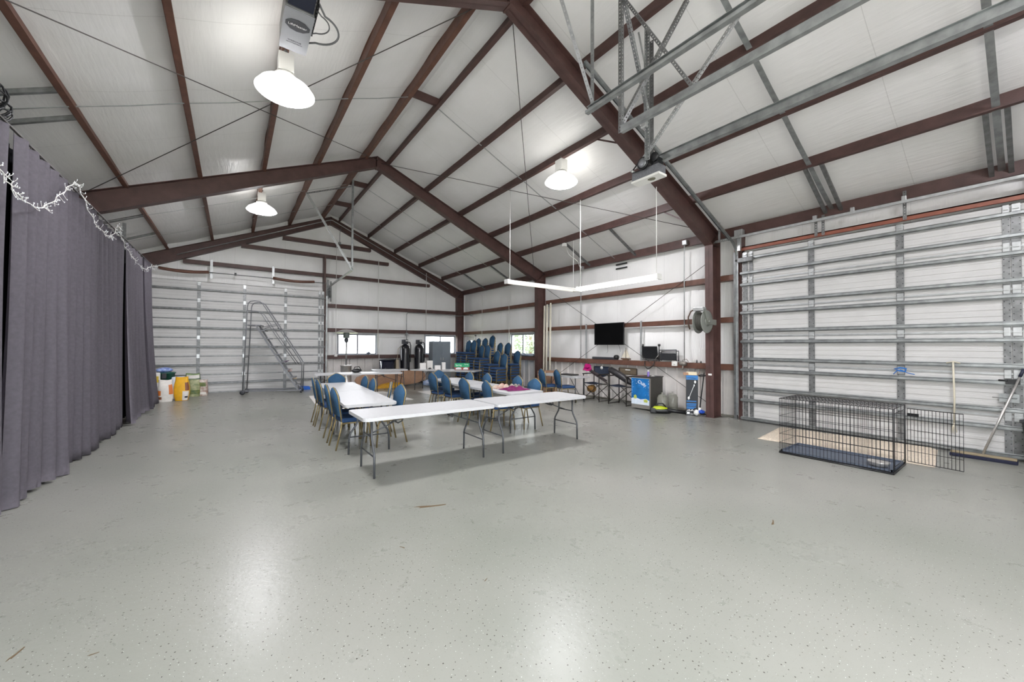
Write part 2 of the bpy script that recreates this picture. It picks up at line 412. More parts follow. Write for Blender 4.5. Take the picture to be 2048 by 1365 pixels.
for a, b, z0, z1 in ((DB[1], W1[0], ZB, 3.75), (W1[0], W1[1], ZB, W1[2]), (W1[0], W1[1], W1[3], 3.75), (W1[1], W2[0], ZB, 3.75), (W2[0], W2[1], ZB, W2[2]), (W2[0], W2[1], W2[3], 3.75), (W2[1], XR, ZB, 3.75)):
    vinyl_end(wb, YB, a, b, z0, z1, 1)
wb.box(DB[0]-.02, DB[1]+.02, YB+.02, YB+.05, 0, 3.78)
wb.box(DB[0]-.02, DB[1]+.02, YB-.06, YB+.05, 3.73, 3.8)
for a, b, z0, z1 in ((XL-.1, W1[0], -.1, 2.1), (W1[0], W1[1], -.1, W1[2]), (W1[1], W2[0], -.1, 2.1), (W2[0], W2[1], -.1, W2[2]), (W2[1], XR+.1, -.1, 2.1)): wb.box(a, b, YB+.07, YB+.1, z0, z1)
wb.prism([(XL-.1, 2.06), (XR+.1, 2.06), (XR+.1, zroof(XR)), (XA, zroof(XA)+.05), (XL-.1, zroof(XL))], 'Y', YB+.07, YB+.1)
wbo = wb.build('wall_back', vin_b, kind='structure')
lower(wbo, 'X', YB+.01, ((DB[1], XR),), ZB+.02, 1)
wl = MB(); wl.box(XL-.06, XL, YF, YB, 0, 4.4); wl.build('wall_left', vin_r, kind='structure')
wf = MB(); wf.prism([(XL-.05, 3.6), (XR+.05, 3.6), (XR+.05, zroof(XR)), (XA, zroof(XA)+.1), (XL-.05, zroof(XL))], 'Y', YF-.06, YF)
# open doorway added out of view behind the viewer, daylight for the ceiling
wf.box(XL-.05, -2.6, YF-.06, YF, 0, 3.6); wf.box(2.5, XR+.05, YF-.06, YF, 0, 3.6); wf.build('wall_front', vin_b, kind='structure')

# windows -----------------------------------------------------------
def window(n, axis, const, a0, a1, z0, z1, sgn):
    w0, w1 = const-.03 if sgn > 0 else const-.05, const+.05 if sgn > 0 else const+.03
    def B(m, p, q, r, s_, d0=w0, d1=w1):
        if axis == 'X': m.box(p, q, d0, d1, r, s_)
        else: m.box(d0, d1, p, q, r, s_)
    t = thing('window_%d' % n, None, None, ((a0+a1)/2, const, z0) if axis == 'X' else (const, (a0+a1)/2, z0), 0, None, False, 'structure')
    f = MB(); e = .045
    B(f, a0, a1, z0, z0+e); B(f, a0, a1, z1-e, z1); B(f, a0, a0+e, z0+e, z1-e); B(f, a1-e, a1, z0+e, z1-e)
    mid = (a0+a1)/2; B(f, mid-.03, mid+.03, z0+e, z1-e)
    f.build('window_frame', alu_frame, t)
    for p, q in ((a0+e, mid-.03), (mid+.03, a1-e)):
        g = MB(); B(g, p, q, z0+e, z1-e, const+.01, const+.014); g.build('window_pane', glass_m, t)
    s = MB(); B(s, a0-.06, a1+.06, z0-.05, z0, const-.19*sgn, const+.03*sgn); s.build('window_sill', alu_frame, t)
    j = MB(); B(j, a0-.03, a0, z0, z1, const-.1*sgn, const+.05); B(j, a1, a1+.03, z0, z1, const-.1*sgn, const+.05); B(j, a0-.03, a1+.03, z1, z1+.04, const-.1*sgn, const+.05)
    j.build('window_lining', mat('grey_lining', '#a5a6ac', .5), t)
window(1, 'X', YB, *W1, 1); window(2, 'X', YB, *W2, 1); window(3, 'Y', XR, *W3, 1)

# personnel door
t = thing('door_3', None, None, (XR-.05, 16.05, 0), 0, None, False, 'structure')
MB().box(XR-.06, XR-.01, D3[0]+.05, D3[1]-.04, .01, D3[2]-.05).build('door_leaf', white_door, t)
f = MB(); f.box(XR-.1, XR+.03, D3[0], D3[0]+.05, 0, D3[2]); f.box(XR-.1, XR+.03, D3[1]-.04, D3[1], 0, D3[2]); f.box(XR-.1, XR+.03, D3[0], D3[1], D3[2]-.05, D3[2]); f.build('door_frame', white_p, t)
MB().box(XR-.065, XR-.055, D3[0]+.3, D3[0]+.75, 1.15, 1.85).build('door_glass', mat('glowing_pane_glass', '#f0f4f7', .3, emit='#eef6ff', es=1.2), t)  # pane glows by itself, daylight put into its material
MB().tube([(XR-.06, D3[0]+.15, 1), (XR-.11, D3[0]+.15, 1), (XR-.11, D3[0]+.26, 1)], .01).build('door_handle', chrome, t)

# overhead doors -----------------------------------------------------
def overhead(n, axis, face, a0, a1, stiles, dbl, struts, seams, inward, strut_m=galv, seam_m=galv_l, nsec=6, flat_stile=galv_d):
    """face: room side of the panels; inward: direction (+1/-1) from face into the room"""
    t = thing('door_%d' % n, None, None, (face, (a0+a1)/2, 0) if axis == 'Y' else ((a0+a1)/2, face, 0), 0, None, False, 'structure')
    def BX(m, p, q, z0, z1, d0, d1, bev=0):
        lo, hi = sorted((face+inward*d0, face+inward*d1))
        if axis == 'Y': m.box(lo, hi, p, q, z0, z1, bev)
        else: m.box(p, q, lo, hi, z0, z1, bev)
    H = .61
    for k in range(nsec):
        m = MB(); z = k*H+.006
        # ribbed profile, extruded along the door
        prof = [(0, 0)]; zz = .0
        for i in range(6):
            b = .03+i*.095
            prof += [(b, 0), (b+.004, .006), (b+.05, .006), (b+.054, 0)]
        prof += [(H-.012, 0), (H-.012, -.04), (0, -.04)]
        poly = [(face+inward*d, z+h) for h, d in prof]
        if axis == 'Y': 
            n_ = len(poly); m._new([Vector((x, a0, h)) for x, h in poly]+[Vector((x, a1, h)) for x, h in poly], [tuple(range(n_)), tuple(range(n_, 2*n_))]+[(i, (i+1) % n_, (i+1) % n_+n_, i+n_) for i in range(n_)])
        else:
            n_ = len(poly); m._new([Vector((a0, x, h)) for x, h in poly]+[Vector((a1, x, h)) for x, h in poly], [tuple(range(n_)), tuple(range(n_, 2*n_))]+[(i, (i+1) % n_, (i+1) % n_+n_, i+n_) for i in range(n_)])
        m.build('door_panel', white_door, t)
    for s0, s1 in stiles:
        m = MB(); BX(m, s0, s1, .02, nsec*H-.03, .006, .02)
        st = sub(m.build('stile', flat_stile, t))
        h = MB(); mid = (s0+s1)/2; ww = (s1-s0)
        for k in range(nsec+1):
            z = k*H if k < nsec else nsec*H-.06
            if k: BX(h, mid-ww*.42, mid+ww*.42, z-.06, z+.06, .02, .028); BX(h, mid-ww*.3, mid+ww*.3, z-.012, z+.012, .028, .045)
        h.build('hinge', galv_l, st)
        d = MB()
        for k in range(nsec):
            for q in (.13, .22, .31, .4, .49):
                zq = k*H+q; BX(d, mid-ww*.33-.006, mid-ww*.33+.006, zq-.006, zq+.006, .0195, .0215); BX(d, mid+ww*.33-.006, mid+ww*.33+.006, zq+.03, zq+.042, .0195, .0215)
        d.build('bolt', black_p, st)
    for z in struts:
        m = MB()
        BX(m, a0-.02, a1+.02, z-.024, z-.019, .02, .07); BX(m, a0-.02, a1+.02, z+.019, z+.024, .02, .07)
        BX(m, a0-.02, a1+.02, z-.024, z+.024, .065, .07)
        BX(m, a0-.02, a1+.02, z-.036, z-.019, .02, .024); BX(m, a0-.02, a1+.02, z+.019, z+.036, .02, .024)
        m.build('strut', strut_m, t)
    for z in seams:
        m = MB(); BX(m, a0, a1, z-.016, z+.016, .006, .014); BX(m, a0, a1, z-.004, z+.004, .014, .022); m.build('joint_rail', seam_m, t)
    m = MB(); BX(m, a0, a1, 0, .03, -.03, .03); m.build('bottom_seal', galv_d, t)
    return t
st1 = [(3.62, 3.69), (3.73, 3.82), (2.545, 2.64), (1.325, 1.42), (.245, .315), (.145, .235)]
d1 = overhead(1, 'Y', 9.04, .12, 3.84, st1, True, [.05, .445, .70, 1.095, 1.335, 1.71, 1.945, 2.337, 2.565, 2.95, 3.205, 3.52], [.61*k for k in range(1, 6)], -1)
st2 = [(-2.14, -2.07), (-.955, -.865), (.275, .36), (1.5, 1.59), (2.63, 2.7), (2.735, 2.815)]
d2 = overhead(2, 'X', 16.2, -2.14, 2.83, st2, True, [.33, .93, 1.53, 2.15, 2.76, 3.4], [.61*k for k in range(1, 6)], -1, strut_m=galv_d, seam_m=galv_d)
# latch, seal hook and cord on the right door
m = MB(); m.box(8.93, 9.0, .17, .3, 1.08, 1.15); m.tube([(8.97, .36, 1.13), (8.93, .28, 1.13)], .012); m.build('latch', black_p, d1)
m = MB(); m.box(8.955, 8.975, .18, .36, .82, .94); m.tube([(8.95, .2, .88), (8.95, .42, .88)], .006); m.build('slide_bolt', galv, d1)
m = MB(); m.box(8.93, 9.0, 3.6, 3.9, 3.44, 3.54, .01); m.tube([(8.96, 3.58, 3.5), (8.96, 3.95, 3.5)], .02, 10); m.build('top_roller', galv_d, d1)
# brown steel jambs/headers
def cee(m, p, q, h, d, axis, sgn=1): pass
m = MB(); m.box(9.02, 9.06, -.1, 4.0, 3.71, 3.79); m.box(9.02, 9.22, -.1, 4.0, 3.77, 3.79); m.build('trim_2', mat('red_oxide_header', '#8a4f3d', .5, var=.15), kind='structure')
m = MB(); m.box(9.06, 9.24, 3.86, 3.93, 0, 4.2); m.box(9.06, 9.24, .02, .09, 0, 4.2); m.build('trim_3', brown, kind='structure')
m = MB(); m.box(2.84, 2.9, 16.3, YB, 0, 5.05); m.build('trim_4', brown, kind='structure')

# ------------------------------------------------------------------ steel frames
def portal_frame(y0, label):
    t = thing('portal_frame', label, 'frame', (XA, y0+.09, 0), 0, None, False)
    for sg, nm in ((1, 'right'), (-1, 'left')):
        X = lambda d: XA+sg*d
        dk, do = 5.60, 5.96                       # knee inner, outer flange distance from ridge
        c = MB()
        di = 5.636
        c.prism([(X(di), 0), (X(di+.012), 0), (X(dk+.012), zbot(X(dk))), (X(dk), zbot(X(dk)))], 'Y', y0, y0+.18)
        c.prism([(X(do-.012), 0), (X(do), 0), (X(do), ztop(X(do))), (X(do-.012), ztop(X(do)))], 'Y', y0, y0+.18)
        c.prism([(X(di), 0), (X(do), 0), (X(do), ztop(X(do))), (X(dk), zbot(X(dk)))], 'Y', y0+.085, y0+.095)
        c.box(min(X(di-.02), X(do+.02)), max(X(di-.02), X(do+.02)), y0-.01, y0+.19, 0, .015)
        c.prism([(X(dk), zbot(X(dk))), (X(do), zbot(X(dk))+.0), (X(do), zbot(X(dk))+.012), (X(dk), zbot(X(dk))+.012)], 'Y', y0, y0+.18)
        c.build('column', brown, t)
        r = MB(); e = .012
        r.prism([(X(dk), zbot(X(dk))), (X(0), ZA), (X(0), ZA+e), (X(dk), zbot(X(dk))+e)], 'Y', y0, y0+.18)
        r.prism([(X(do), ztop(X(do))-e), (X(0), ZT-e), (X(0), ZT), (X(do), ztop(X(do)))], 'Y', y0, y0+.18)
        r.prism([(X(dk), zbot(X(dk))), (X(0), ZA), (X(0), ZT), (X(do), ztop(X(do))), (X(do), zbot(X(dk)))], 'Y', y0+.084, y0+.096)
        r.prism([(X(0), ZA-.02), (X(.014), ZA-.02), (X(.014), ZT), (X(0), ZT)], 'Y', y0, y0+.18)
        # stiffener at the knee
        r.prism([(X(dk), zbot(X(dk))), (X(do-.02), ztop(X(do))-.02), (X(do-.03), ztop(X(do))-.02), (X(dk-.01), zbot(X(dk)))], 'Y', y0, y0+.18)
        r.build('rafter', brown, t)
    return t
portal_frame(4.31, 'brown tapered steel portal frame whose post stands just left of the big side door')
portal_frame(10.42, 'brown steel portal frame crossing the middle of the hall')
portal_frame(16.45, 'brown steel portal frame at the far end wall above the far overhead door')
portal_frame(-1.79, 'brown steel portal frame behind the viewer beside the front wall')

# purlins
def purlin(x, label, sg):
    z = ztop(x); m = MB(); y0, y1 = YF+.02, YB-.02; t = .006
    m.box(x-t/2, x+t/2, y0, y1, z, z+.2)
    m.box(min(x, x+sg*.07), max(x, x+sg*.07), y0, y1, z, z+t); m.box(min(x, x+sg*.07), max(x, x+sg*.07), y0, y1, z+t, z+.022) if False else None
    m.box(min(x+sg*.07, x+sg*.076), max(x+sg*.07, x+sg*.076), y0, y1, z, z+.022)
    m.box(min(x, x-sg*.07), max(x, x-sg*.07), y0, y1, z+.194, z+.2)
    return m.build('roof_purlin', brown_warm if sg > 0 else brown, tag=(label, 'beam', 'roof purlins running the length of the hall'))
for k, x in enumerate(PX): purlin(x, 'brown roof purlin on the right slope, %s one out from the ridge' % ORD[k], -1)
for k, x in enumerate(PXL): purlin(x, 'brown roof purlin on the left slope, %s one out from the ridge' % ORD[k], 1)
# ridge blocking between the two ridge purlins
for i, (y, w_) in enumerate(((7.3, 'over the long table rows'), (12.5, 'just beyond the middle frame'), (14.6, 'close to the far end wall'))):
    m = MB(); z = ztop(PX[0])+.03
    m.box(PXL[0]+.01, PX[0]-.01, y-.004, y+.004, z, z+.15); m.box(PXL[0]+.01, PX[0]-.01, y, y+.06, z, z+.006); m.box(PXL[0]+.01, PX[0]-.01, y, y+.06, z+.144, z+.15)
    m.build('ridge_block', brown, tag=('short brown steel block bridging the two ridge purlins, '+w_, 'beam', 'blocks between the ridge purlins'))
# eave struts
for x, sg, nm in ((XR-.2, 1, 'right'), (XL+.2, -1, 'left')):
    m = MB(); z = 4.08
    m.box(x-.003, x+.003, YF+.02, YB-.02, z, z+.2); a, b = sorted((x, x+sg*.08))
    m.box(a, b, YF+.02, YB-.02, z, z+.006); m.box(a, b, YF+.02, YB-.02, z+.194, z+.2); m.box(x+sg*.074-.003, x+sg*.074+.003, YF+.02, YB-.02, z, z+.022)
    m.build('eave_strut', brown, tag=('brown steel eave strut along the top of the %s side wall' % nm, 'beam'))
# girts
def girt_y(a, b, z, up_, label):
    m = MB(); X = 9.05; m.box(X, XR-.03, a, b, z-.003, z+.003)
    m.box(X, X+.006, a, b, min(z, z+up_), max(z, z+up_)); m.box(X, X+.02, a, b, z+up_-.003, z+up_+.003)
    return m.build('wall_girt', brown_warm, tag=(label, 'beam', 'horizontal wall girts'))
for z, u, nm in ((3.10, .12, 'upper'), (2.15, .115, 'middle'), (1.2, -.13, 'lower')):
    girt_y(3.93, 10.4, z, u, nm+' brown wall girt on the right wall behind the television bay')
    girt_y(10.42, YB-.1 if z != 1.2 else 15.5, z, u, nm+' brown wall girt on the right wall behind the chair stacks')
def girt_x(a, b, z, up_, label):
    m = MB(); Y = 16.47; m.box(a, b, Y, YB-.03, z-.003, z+.003)
    m.box(a, b, Y, Y+.006, min(z, z+up_), max(z, z+up_)); m.box(a, b, Y, Y+.02, z+up_-.003, z+up_+.003)
    return m.build('wall_girt', brown, tag=(label, 'beam', 'horizontal wall girts'))
girt_x(2.9, 8.66, 1.2, -.14, 'lowest brown girt on the far end wall, at window sill height')
girt_x(2.9, 8.66, 2.13, .14, 'brown girt on the far end wall just above the two windows')
girt_x(2.9, 8.66, 3.09, .14, 'brown girt on the far end wall between the windows and door height')
girt_x(-1.35, 7.3, 4.29, .12, 'long brown girt on the far end wall just over the overhead door springs')
girt_x(.2, 5.4, 5.04, .12, 'brown girt high on the far end wall under the gable, second from the top')
girt_x(1.45, 4.65, 5.53, .13, 'topmost short brown girt in the far gable')

# bracing cables
def cable(pts, r, label, nm='brace_cable', m_=cable_m, cat='cable', sag=0, grp=None):
    P = []
    for a, b in zip(pts, pts[1:]):
        a = Vector(a); b = Vector(b)
        for k in range(13):
            t = k/12; p = a.lerp(b, t); p.z -= sag*4*t*(1-t); P.append(p)
    return MB().tube(P, r, 6).build(nm, m_, tag=(label, cat, grp))
cable([(9.03, 4.52, 3.62), (9.03, 10.38, .26)], .007, 'thin wall brace cable falling leftwards from the top of the hose reel post', grp='wall cross bracing')
cable([(9.015, 10.38, 3.67), (9.015, 4.52, .24)], .007, 'thin wall brace cable running down behind the television to the hose reel post foot', grp='wall cross bracing')
cable([(-2.4, 4.5, 4.3), (XA, 10.4, 6.56)], .007, 'thin brace cable on the left roof slope rising away to the middle frame peak', grp='roof cross bracing')
cable([(-2.35, 10.4, 4.32), (XA-.1, 4.5, 6.56)], .007, 'thin brace cable on the left roof slope falling away to the middle frame haunch', grp='roof cross bracing')
cable([(XA+.1, 10.4, 6.5), (8.6, 4.5, 4.25)], .007, 'thin roof brace cable from the middle peak down to the hose reel post', grp='roof cross bracing')
cable([(XA+.15, 4.5, 6.5), (8.5, 10.4, 4.2)], .007, 'thin roof brace cable from the near peak down to the middle post', grp='roof cross bracing')

# sheet-metal straps under the insulation
def strap(y, side, label, wd=.05, mm=galv_l):
    m = MB(); xs = (PX if side > 0 else PXL)
    prev = None
    for k, x in enumerate(xs+[xs[-1]+side*1.13]):
        z = ztop(x)-.004
        if k == 0: prev = (x, z); continue
        a = Vector((prev[0]+side*.05, y, prev[1]+.12)); b = Vector((x-side*.05, y, z+.12)); mid = (a+b)/2; mid.z -= .0
        P = [Vector((prev[0], y, prev[1])), Vector(((prev[0]+x)/2, y, (prev[1]+z)/2-.012)), Vector((x, y, z))]
        for p, q in zip(P, P[1:]): m.bar(p, q, wd, .004)
        prev = (x, z)
    return m.build('roof_strap', mm, tag=(label, 'strap', 'flat metal straps across the purlins'))
for y, s, l in ((7.35, 1, 'light metal strap crossing the right slope purlins over the table rows'), (7.35, -1, 'light metal strap crossing the left slope purlins near the left roof lamp'),
                (12.5, 1, 'light metal strap crossing the right slope just beyond the middle frame'), (14.6, 1, 'light metal strap crossing the right slope close to the far frame'),
                (12.5, -1, 'light metal strap crossing the left slope just beyond the middle frame'), (14.6, -1, 'light metal strap crossing the left slope close to the far frame'),
                (2.28, 1, 'wide metal strap crossing the right slope above the middle of the side door'), (.31, 1, 'wide metal strap crossing the right slope above the near edge of the side door')):
    strap(y, s, l, .07 if y < 3 else .03, galv if y < 3 else galv_l)
# paired bracing angles at the eaves
for i, (y, w_) in enumerate(((2.35, 'above the far half of the side door'), (2.12, 'above the middle of the side door'), (.38, 'above the side door near edge, farther one'), (.2, 'above the side door near edge, nearer one'), (12.4, 'above the chair stacks, nearer pair'), (14.5, 'above the chair stacks, farther pair'), (6.6, 'above the television, right-hand one'), (8.3, 'above the television, left-hand one'))):
    m = MB(); m.angle((PX[4], y, ztop(PX[4])+.02), (XR-.15, y, 4.1), .05, .004, (0, 1, 0), (0, 0, 1)); m.build('eave_brace', galv_d, tag=('dull metal eave brace on the right, '+w_, 'brace', 'eave braces'))
for i, (y, w_) in enumerate(((7.0, 'nearest of three above the curtain'), (7.7, 'second above the curtain'), (12.6, 'beyond the middle frame above the curtain'), (14.4, 'farthest, above the curtain end'))):
    m = MB(); m.angle((PXL[4]+.02, y, ztop(PXL[4])+.02), (XL+.1, y, 4.1), .05, .004, (0, 1, 0), (0, 0, 1)); m.build('eave_brace', galv_d, tag=('dull metal brace at the left eave, '+w_, 'brace', 'eave braces'))

# ------------------------------------------------------------------ lamps
def high_bay(x, y, z, label):
    t = thing('high_bay_lamp', label, 'lamp', (x, y, z), 0, 'round high-bay lamps')
    MB().lathe([(.0, 0), (.2, -.012), (.31, -.004), (.33, .012), (.33, .02), (0, .02)], seg=40).build('lens', lens_m, t)
    MB().lathe([(.335, .015), (.35, .02), (.30, .09), (.2, .16), (.13, .2), (.12, .2), (.19, .15), (.29, .085), (.33, .02)], seg=40).build('reflector_bell', bell_m, t)
    MB().lathe([(.13, .2), (.13, .24), (.08, .26), (0, .26)], seg=20).build('collar', white_p, t)
    MB().box(-.09, .09, -.1, .1, .26, .5, .012).build('ballast_housing', white_p, t)
    zt = ztop(x)-z
    m = MB(); m.tube([(0, 0, .5), (0, 0, .56)], .014); m.lathe([(.02, 0), (.028, .01), (.028, .03), (.02, .04)], (0, 0, .54), 10); m.tube([(0, 0, .56), (0, 0, zt)], .006); m.box(-.05, .05, -.03, .03, zt-.02, zt)
    m.build('hanger', galv_d, t)
high_bay(.53, 5.9, 4.95, 'glowing round high-bay lamp on the left slope, nearest and largest, below the door opener box')
high_bay(.58, 12.1, 5.13, 'glowing round high-bay lamp on the left slope beyond the middle frame')
high_bay(5.68, 6.04, 5.1, 'glowing round high-bay lamp hanging from the right slope above the tables')
high_bay(.53, -.6, 4.95, 'added round high-bay lamp unseen behind the viewer on the left slope, for fill light')  # added lamp out of view, lifts the brightness of the ceiling
high_bay(5.68, -.6, 5.0, 'added round high-bay lamp unseen behind the viewer on the right slope, for fill light')  # second added lamp behind the viewer, more light for the ceiling

def strip_light(cx, cy, z, length, along, tm, label, hang):
    t = thing('strip_light', label, 'lamp', (cx, cy, z), 0 if along == 'X' else PI/2, 'hanging fluorescent strips')
    h = length/2; m = MB(); m.box(-h, h, -.055, .055, .03, .075, .008); m.prism([(-.055, .032), (.055, .032), (.02, -.0), (-.02, 0)], 'X', -h, h)
    m.build('housing', white_p, t)
    for s in (-1, 1): MB().tube([(-h+.04, s*.055, 0), (h-.04, s*.055, 0)], .019, 10).build('tube', tm, t)
    for s in (-1, 1):
        m = MB(); m.box(s*h-.02, s*h+.02, -.08, .08, -.03, .08, .004); m.build('end_cap', white_p, t)
    for u, zt in hang:
        m = MB(); m.tube([(u, 0, .1), (u, 0, zt-z)], .008, 6); m.tube([(u, 0, .1), (u-.03, 0, .07)], .004, 5); m.tube([(u, 0, .1), (u+.03, 0, .07)], .004, 5); m.build('rod', white_p, t)
strip_light(6.79, 7.92, 3.2, 2.42, 'X', tube_dim, 'white fluorescent strip running across the hall, left of the brighter one', ((-1.11, ztop(PX[2])), (1.15, ztop(PX[4]))))
strip_light(6.76, 5.48, 2.95, 2.15, 'Y', tube_m, 'bright fluorescent strip running lengthwise in front of the television wall', ((-1.03, ztop(6.81)), (1.03, ztop(6.81))))

# ------------------------------------------------------------------ door openers and tracks overhead
t = thing('door_opener', 'grey boxy door opener hanging under the left slope by the nearest lamp', 'opener', (.535, 4.9, 5.1), 0, None, False)
MB().box(.40, .67, 4.55, 5.2, 5.11, 5.36, .008).build('motor_case', galv_d, t)
cv = mat('grey_cover', '#9a9c9f', .45, .3)
c = sub(MB().box(.395, .675, 4.56, 5.21, 5.095, 5.11).build('cover', cv, t))
lab = [(.42, 4.79), (.47, 4.84), (.535, 4.855), (.60, 4.84), (.655, 4.79), (.655, 4.74), (.60, 4.69), (.535, 4.675), (.47, 4.69), (.42, 4.74)]
MB().prism(lab, 'Z', 5.0925, 5.095).build('badge', text_k, c)
# underside text is read from below: x to the right, y away -> mirrored frame
TB = lambda x, y, z: frame_mx((x, y, z), (1, 0, 0), (0, -1, 0))
def under(body, size, m_, x, y, z, par, nm='lettering'):
    mx = Matrix(((1, 0, 0, x), (0, -1, 0, y), (0, 0, -1, z), (0, 0, 0, 1)))
    return text(body, size, m_, nm, par, mx)
under('LiftMaster', .045, text_w, .535, 4.765, 5.0915, c)
under('WARNING', .028, text_k, .535, 5.03, 5.0943, c)
under('HEAVY DUTY DOOR OPERATOR', .011, text_k, .535, 5.065, 5.0943, c)
MB().box(.42, .66, 4.2, 4.55, 5.13, 5.34, .01).build('capacitor_box', mat('dark_blue_case', '#1c2236', .4), t)
m = MB(); 
for k in range(9): m.box(.69, .71, 4.5+k*.055, 4.535+k*.055, 5.2, 5.3)
m.box(.695, .703, 4.45, 5.0, 5.24, 5.26); m.build('drive_chain', black_p, t)
m = MB()
def arc(c, r, a0, a1, n, u, v):
    c = Vector(c); u = Vector(u); v = Vector(v); return [c+u*r*math.cos(a0+(a1-a0)*k/n)+v*r*math.sin(a0+(a1-a0)*k/n) for k in range(n+1)]
m.tube([(.68, 5.12, 5.2)]+arc((.72, 4.82, 5.2), .24, PI*.45, -PI*.42, 16, (1, 0, 0), (0, 1, 0))+[(.7, 4.5, 5.25)], .011, 7)
m.tube([(.68, 4.95, 5.2)]+arc((.70, 4.75, 5.2), .15, PI*.42, -PI*.4, 12, (1, 0, 0), (0, 1, 0))+[(.69, 4.6, 5.25)], .007, 7)
m.build('flexible_conduit', mat('grey_flex', '#6f7071', .5, .4), t)
for y in (4.6, 5.15): m = MB(); m.angle((.5, y, 5.36), (.5, y, 5.62), .04); m.build('mounting_angle', galv_d, t)
MB().box(.42, .5, 4.9, 5.0, 5.36, 5.5).build('wiring_box', white_p, t)
m = MB(); m.box(.5, .54, 2.6, 4.25, 5.2, 5.24); m.build('rail', galv_d, t)

def overhead_track(pts, label, w_=.05, a=(1, 0, 0), nm='door_track'):
    m = MB()
    for p, q in zip(pts, pts[1:]):
        m.bar(Vector(p), Vector(q), .004, .085); pa = Vector(a)*.04
        m.bar(Vector(p)+pa*.6+Vector((0, 0, -.04)), Vector(q)+pa*.6+Vector((0, 0, -.04)), .05, .004)
        m.bar(Vector(p)+pa*.3+Vector((0, 0, .04)), Vector(q)+pa*.3+Vector((0, 0, .04)), .03, .004)
        m.bar(Vector(p)+pa*1.2+Vector((0, 0, -.025)), Vector(q)+pa*1.2+Vector((0, 0, -.025)), .004, .03)
    return m.build(nm, galv, tag=(label, 'track', 'overhead door tracks'))
overhead_track([(3.16, 2.93, 4.2), (3.16, YF+.3, 4.2)], 'hanging galvanised door track ending in mid-air, left one of the pair', a=(-1, 0, 0))
overhead_track([(3.73, 2.94, 4.2), (3.73, YF+.3, 4.2)], 'hanging galvanised door track ending in mid-air, right one of the pair', a=(1, 0, 0))
# follow-the-roof tracks of the side door
for y, sg, nm, xe in ((3.93, 1, 'far', 4.2), (.04, -1, 'near', 4.2)):
    pts = [(9.0, y, .1), (9.0, y, 3.5)]+[tuple(p) for p in arc((8.6, y, 3.55), .4, 0, PI/2-.395, 8, (1, 0, 0), (0, 0, 1))]
    lx, lz = pts[-1][0], pts[-1][2]; pts.append((xe, y, lz+(lx-xe)*ST))
    m = MB()
    for p, q in zip(pts, pts[1:]):
        m.bar(p, q, .045, .004, (-1, 0, .2)); m.bar(Vector(p)+Vector((0, .022*sg, 0)), Vector(q)+Vector((0, .022*sg, 0)), .004, .05, (-1, 0, .2))
    m.bar(Vector(pts[-2])+Vector((0, .03*sg, .04)), Vector(pts[-1])+Vector((0, .03*sg, .04)), .05, .004, (0, 0, 1))
    m.bar(Vector(pts[-2])+Vector((0, .055*sg, .02)), Vector(pts[-1])+Vector((0, .055*sg, .02)), .004, .06, (0, 0, 1))
    m.build('door_track', galv, tag=('galvanised track of the side door rising beside its %s edge and following the roof slope' % nm, 'track', 'side door tracks'))
    m = MB(); m.angle((9.03, y+sg*.03, 0), (9.03, y+sg*.03, 3.7), .06, .004, (0, sg, 0), (1, 0, 0))
    m.build('track_angle', galv_d, tag=('galvanised wall angle carrying the %s vertical track of the side door' % nm, 'bracket', 'side door track angles'))
# angle rail over the side door
t = thing('header_rail', 'long light galvanised angle rail with punched end running above the side door', 'rail', (8.86, 2.2, 3.98), 0, None, False)
m = MB(); m.bar((8.88, 4.1, 3.99), (8.88, -.6, 3.99), .045, .045); m.build('rail_bar', galv_l, t)
m = MB(); m.perf((8.86, 4.5, 3.965), (8.86, 4.0, 3.965), .045, (0, 0, 1), (1, 0, 0)); m.build('punched_end', galv_l, t)
m = MB(); m.perf((8.72, 4.2, 3.98), (8.72, 4.2, 4.36), .045, (0, -1, 0), (1, 0, 0)); m.build('punched_hanger', galv_l, t)
for i, (y, z0, z1) in enumerate(((1.33, 3.72, 4.2), (2.53, 3.72, 4.12), (2.42, 3.72, 4.1))):
    m = MB(); m.perf((9.0, y, z0), (9.0, y, z1), .045, (0, -1, 0), (1, 0, 0)); m.build('punched_bracket', galv_d, t)
m = MB(); m.box(8.9, 9.03, 3.78, 3.95, 4.02, 4.16, .01); m.box(8.93, 9.0, 3.84, 3.9, 3.7, 4.05); m.build('end_bearing', galv_l, t)
for y in (2.5, 1.3, 1.95): MB().box(8.88, 8.93, y-.03, y+.03, 4.0, 4.09, .008).build('rail_clip', galv_l, t)

# hangers of punched angle
def hang(pts, w_, label, grp='punched angle hangers', mm=galv_d, a=(1, 0, 0), b=(0, 1, 0)):
    m = MB()
    for p, q in pts: m.perf(p, q, w_, a, b)
    return m.build('punched_hanger', mm, tag=(label, 'hanger', grp))
zr = lambda x: ztop(x)+.03
hang([((3.2, 2.93, 4.22), (3.2, 2.93, zr(3.4)))], .05, 'upright punched angle holding the end of the left hanging track', mm=galv, a=(1, 0, 0), b=(0, -1, 0))
hang([((3.22, 2.93, 4.28), (2.45, 2.93, 5.75))], .045, 'slanting punched angle leaning left from the end of the left hanging track', mm=galv_l, a=(1, 0, .4), b=(0, -1, 0))
hang([((3.76, 2.95, 4.18), (3.76, 2.95, zr(3.76)))], .045, 'upright punched angle holding the end of the right hanging track')
hang([((3.78, 2.97, 4.3), (4.62, 2.6, zr(4.62)-.05))], .05, 'dark slanting punched angle leaning right from the end of the right hanging track', a=(1, 0, -.7))
hang([((3.70, 2.9, 5.9), (4.62, 3.15, 4.75))], .04, 'slanting punched angle between the upright hangers, upper left of the opener', mm=galv)
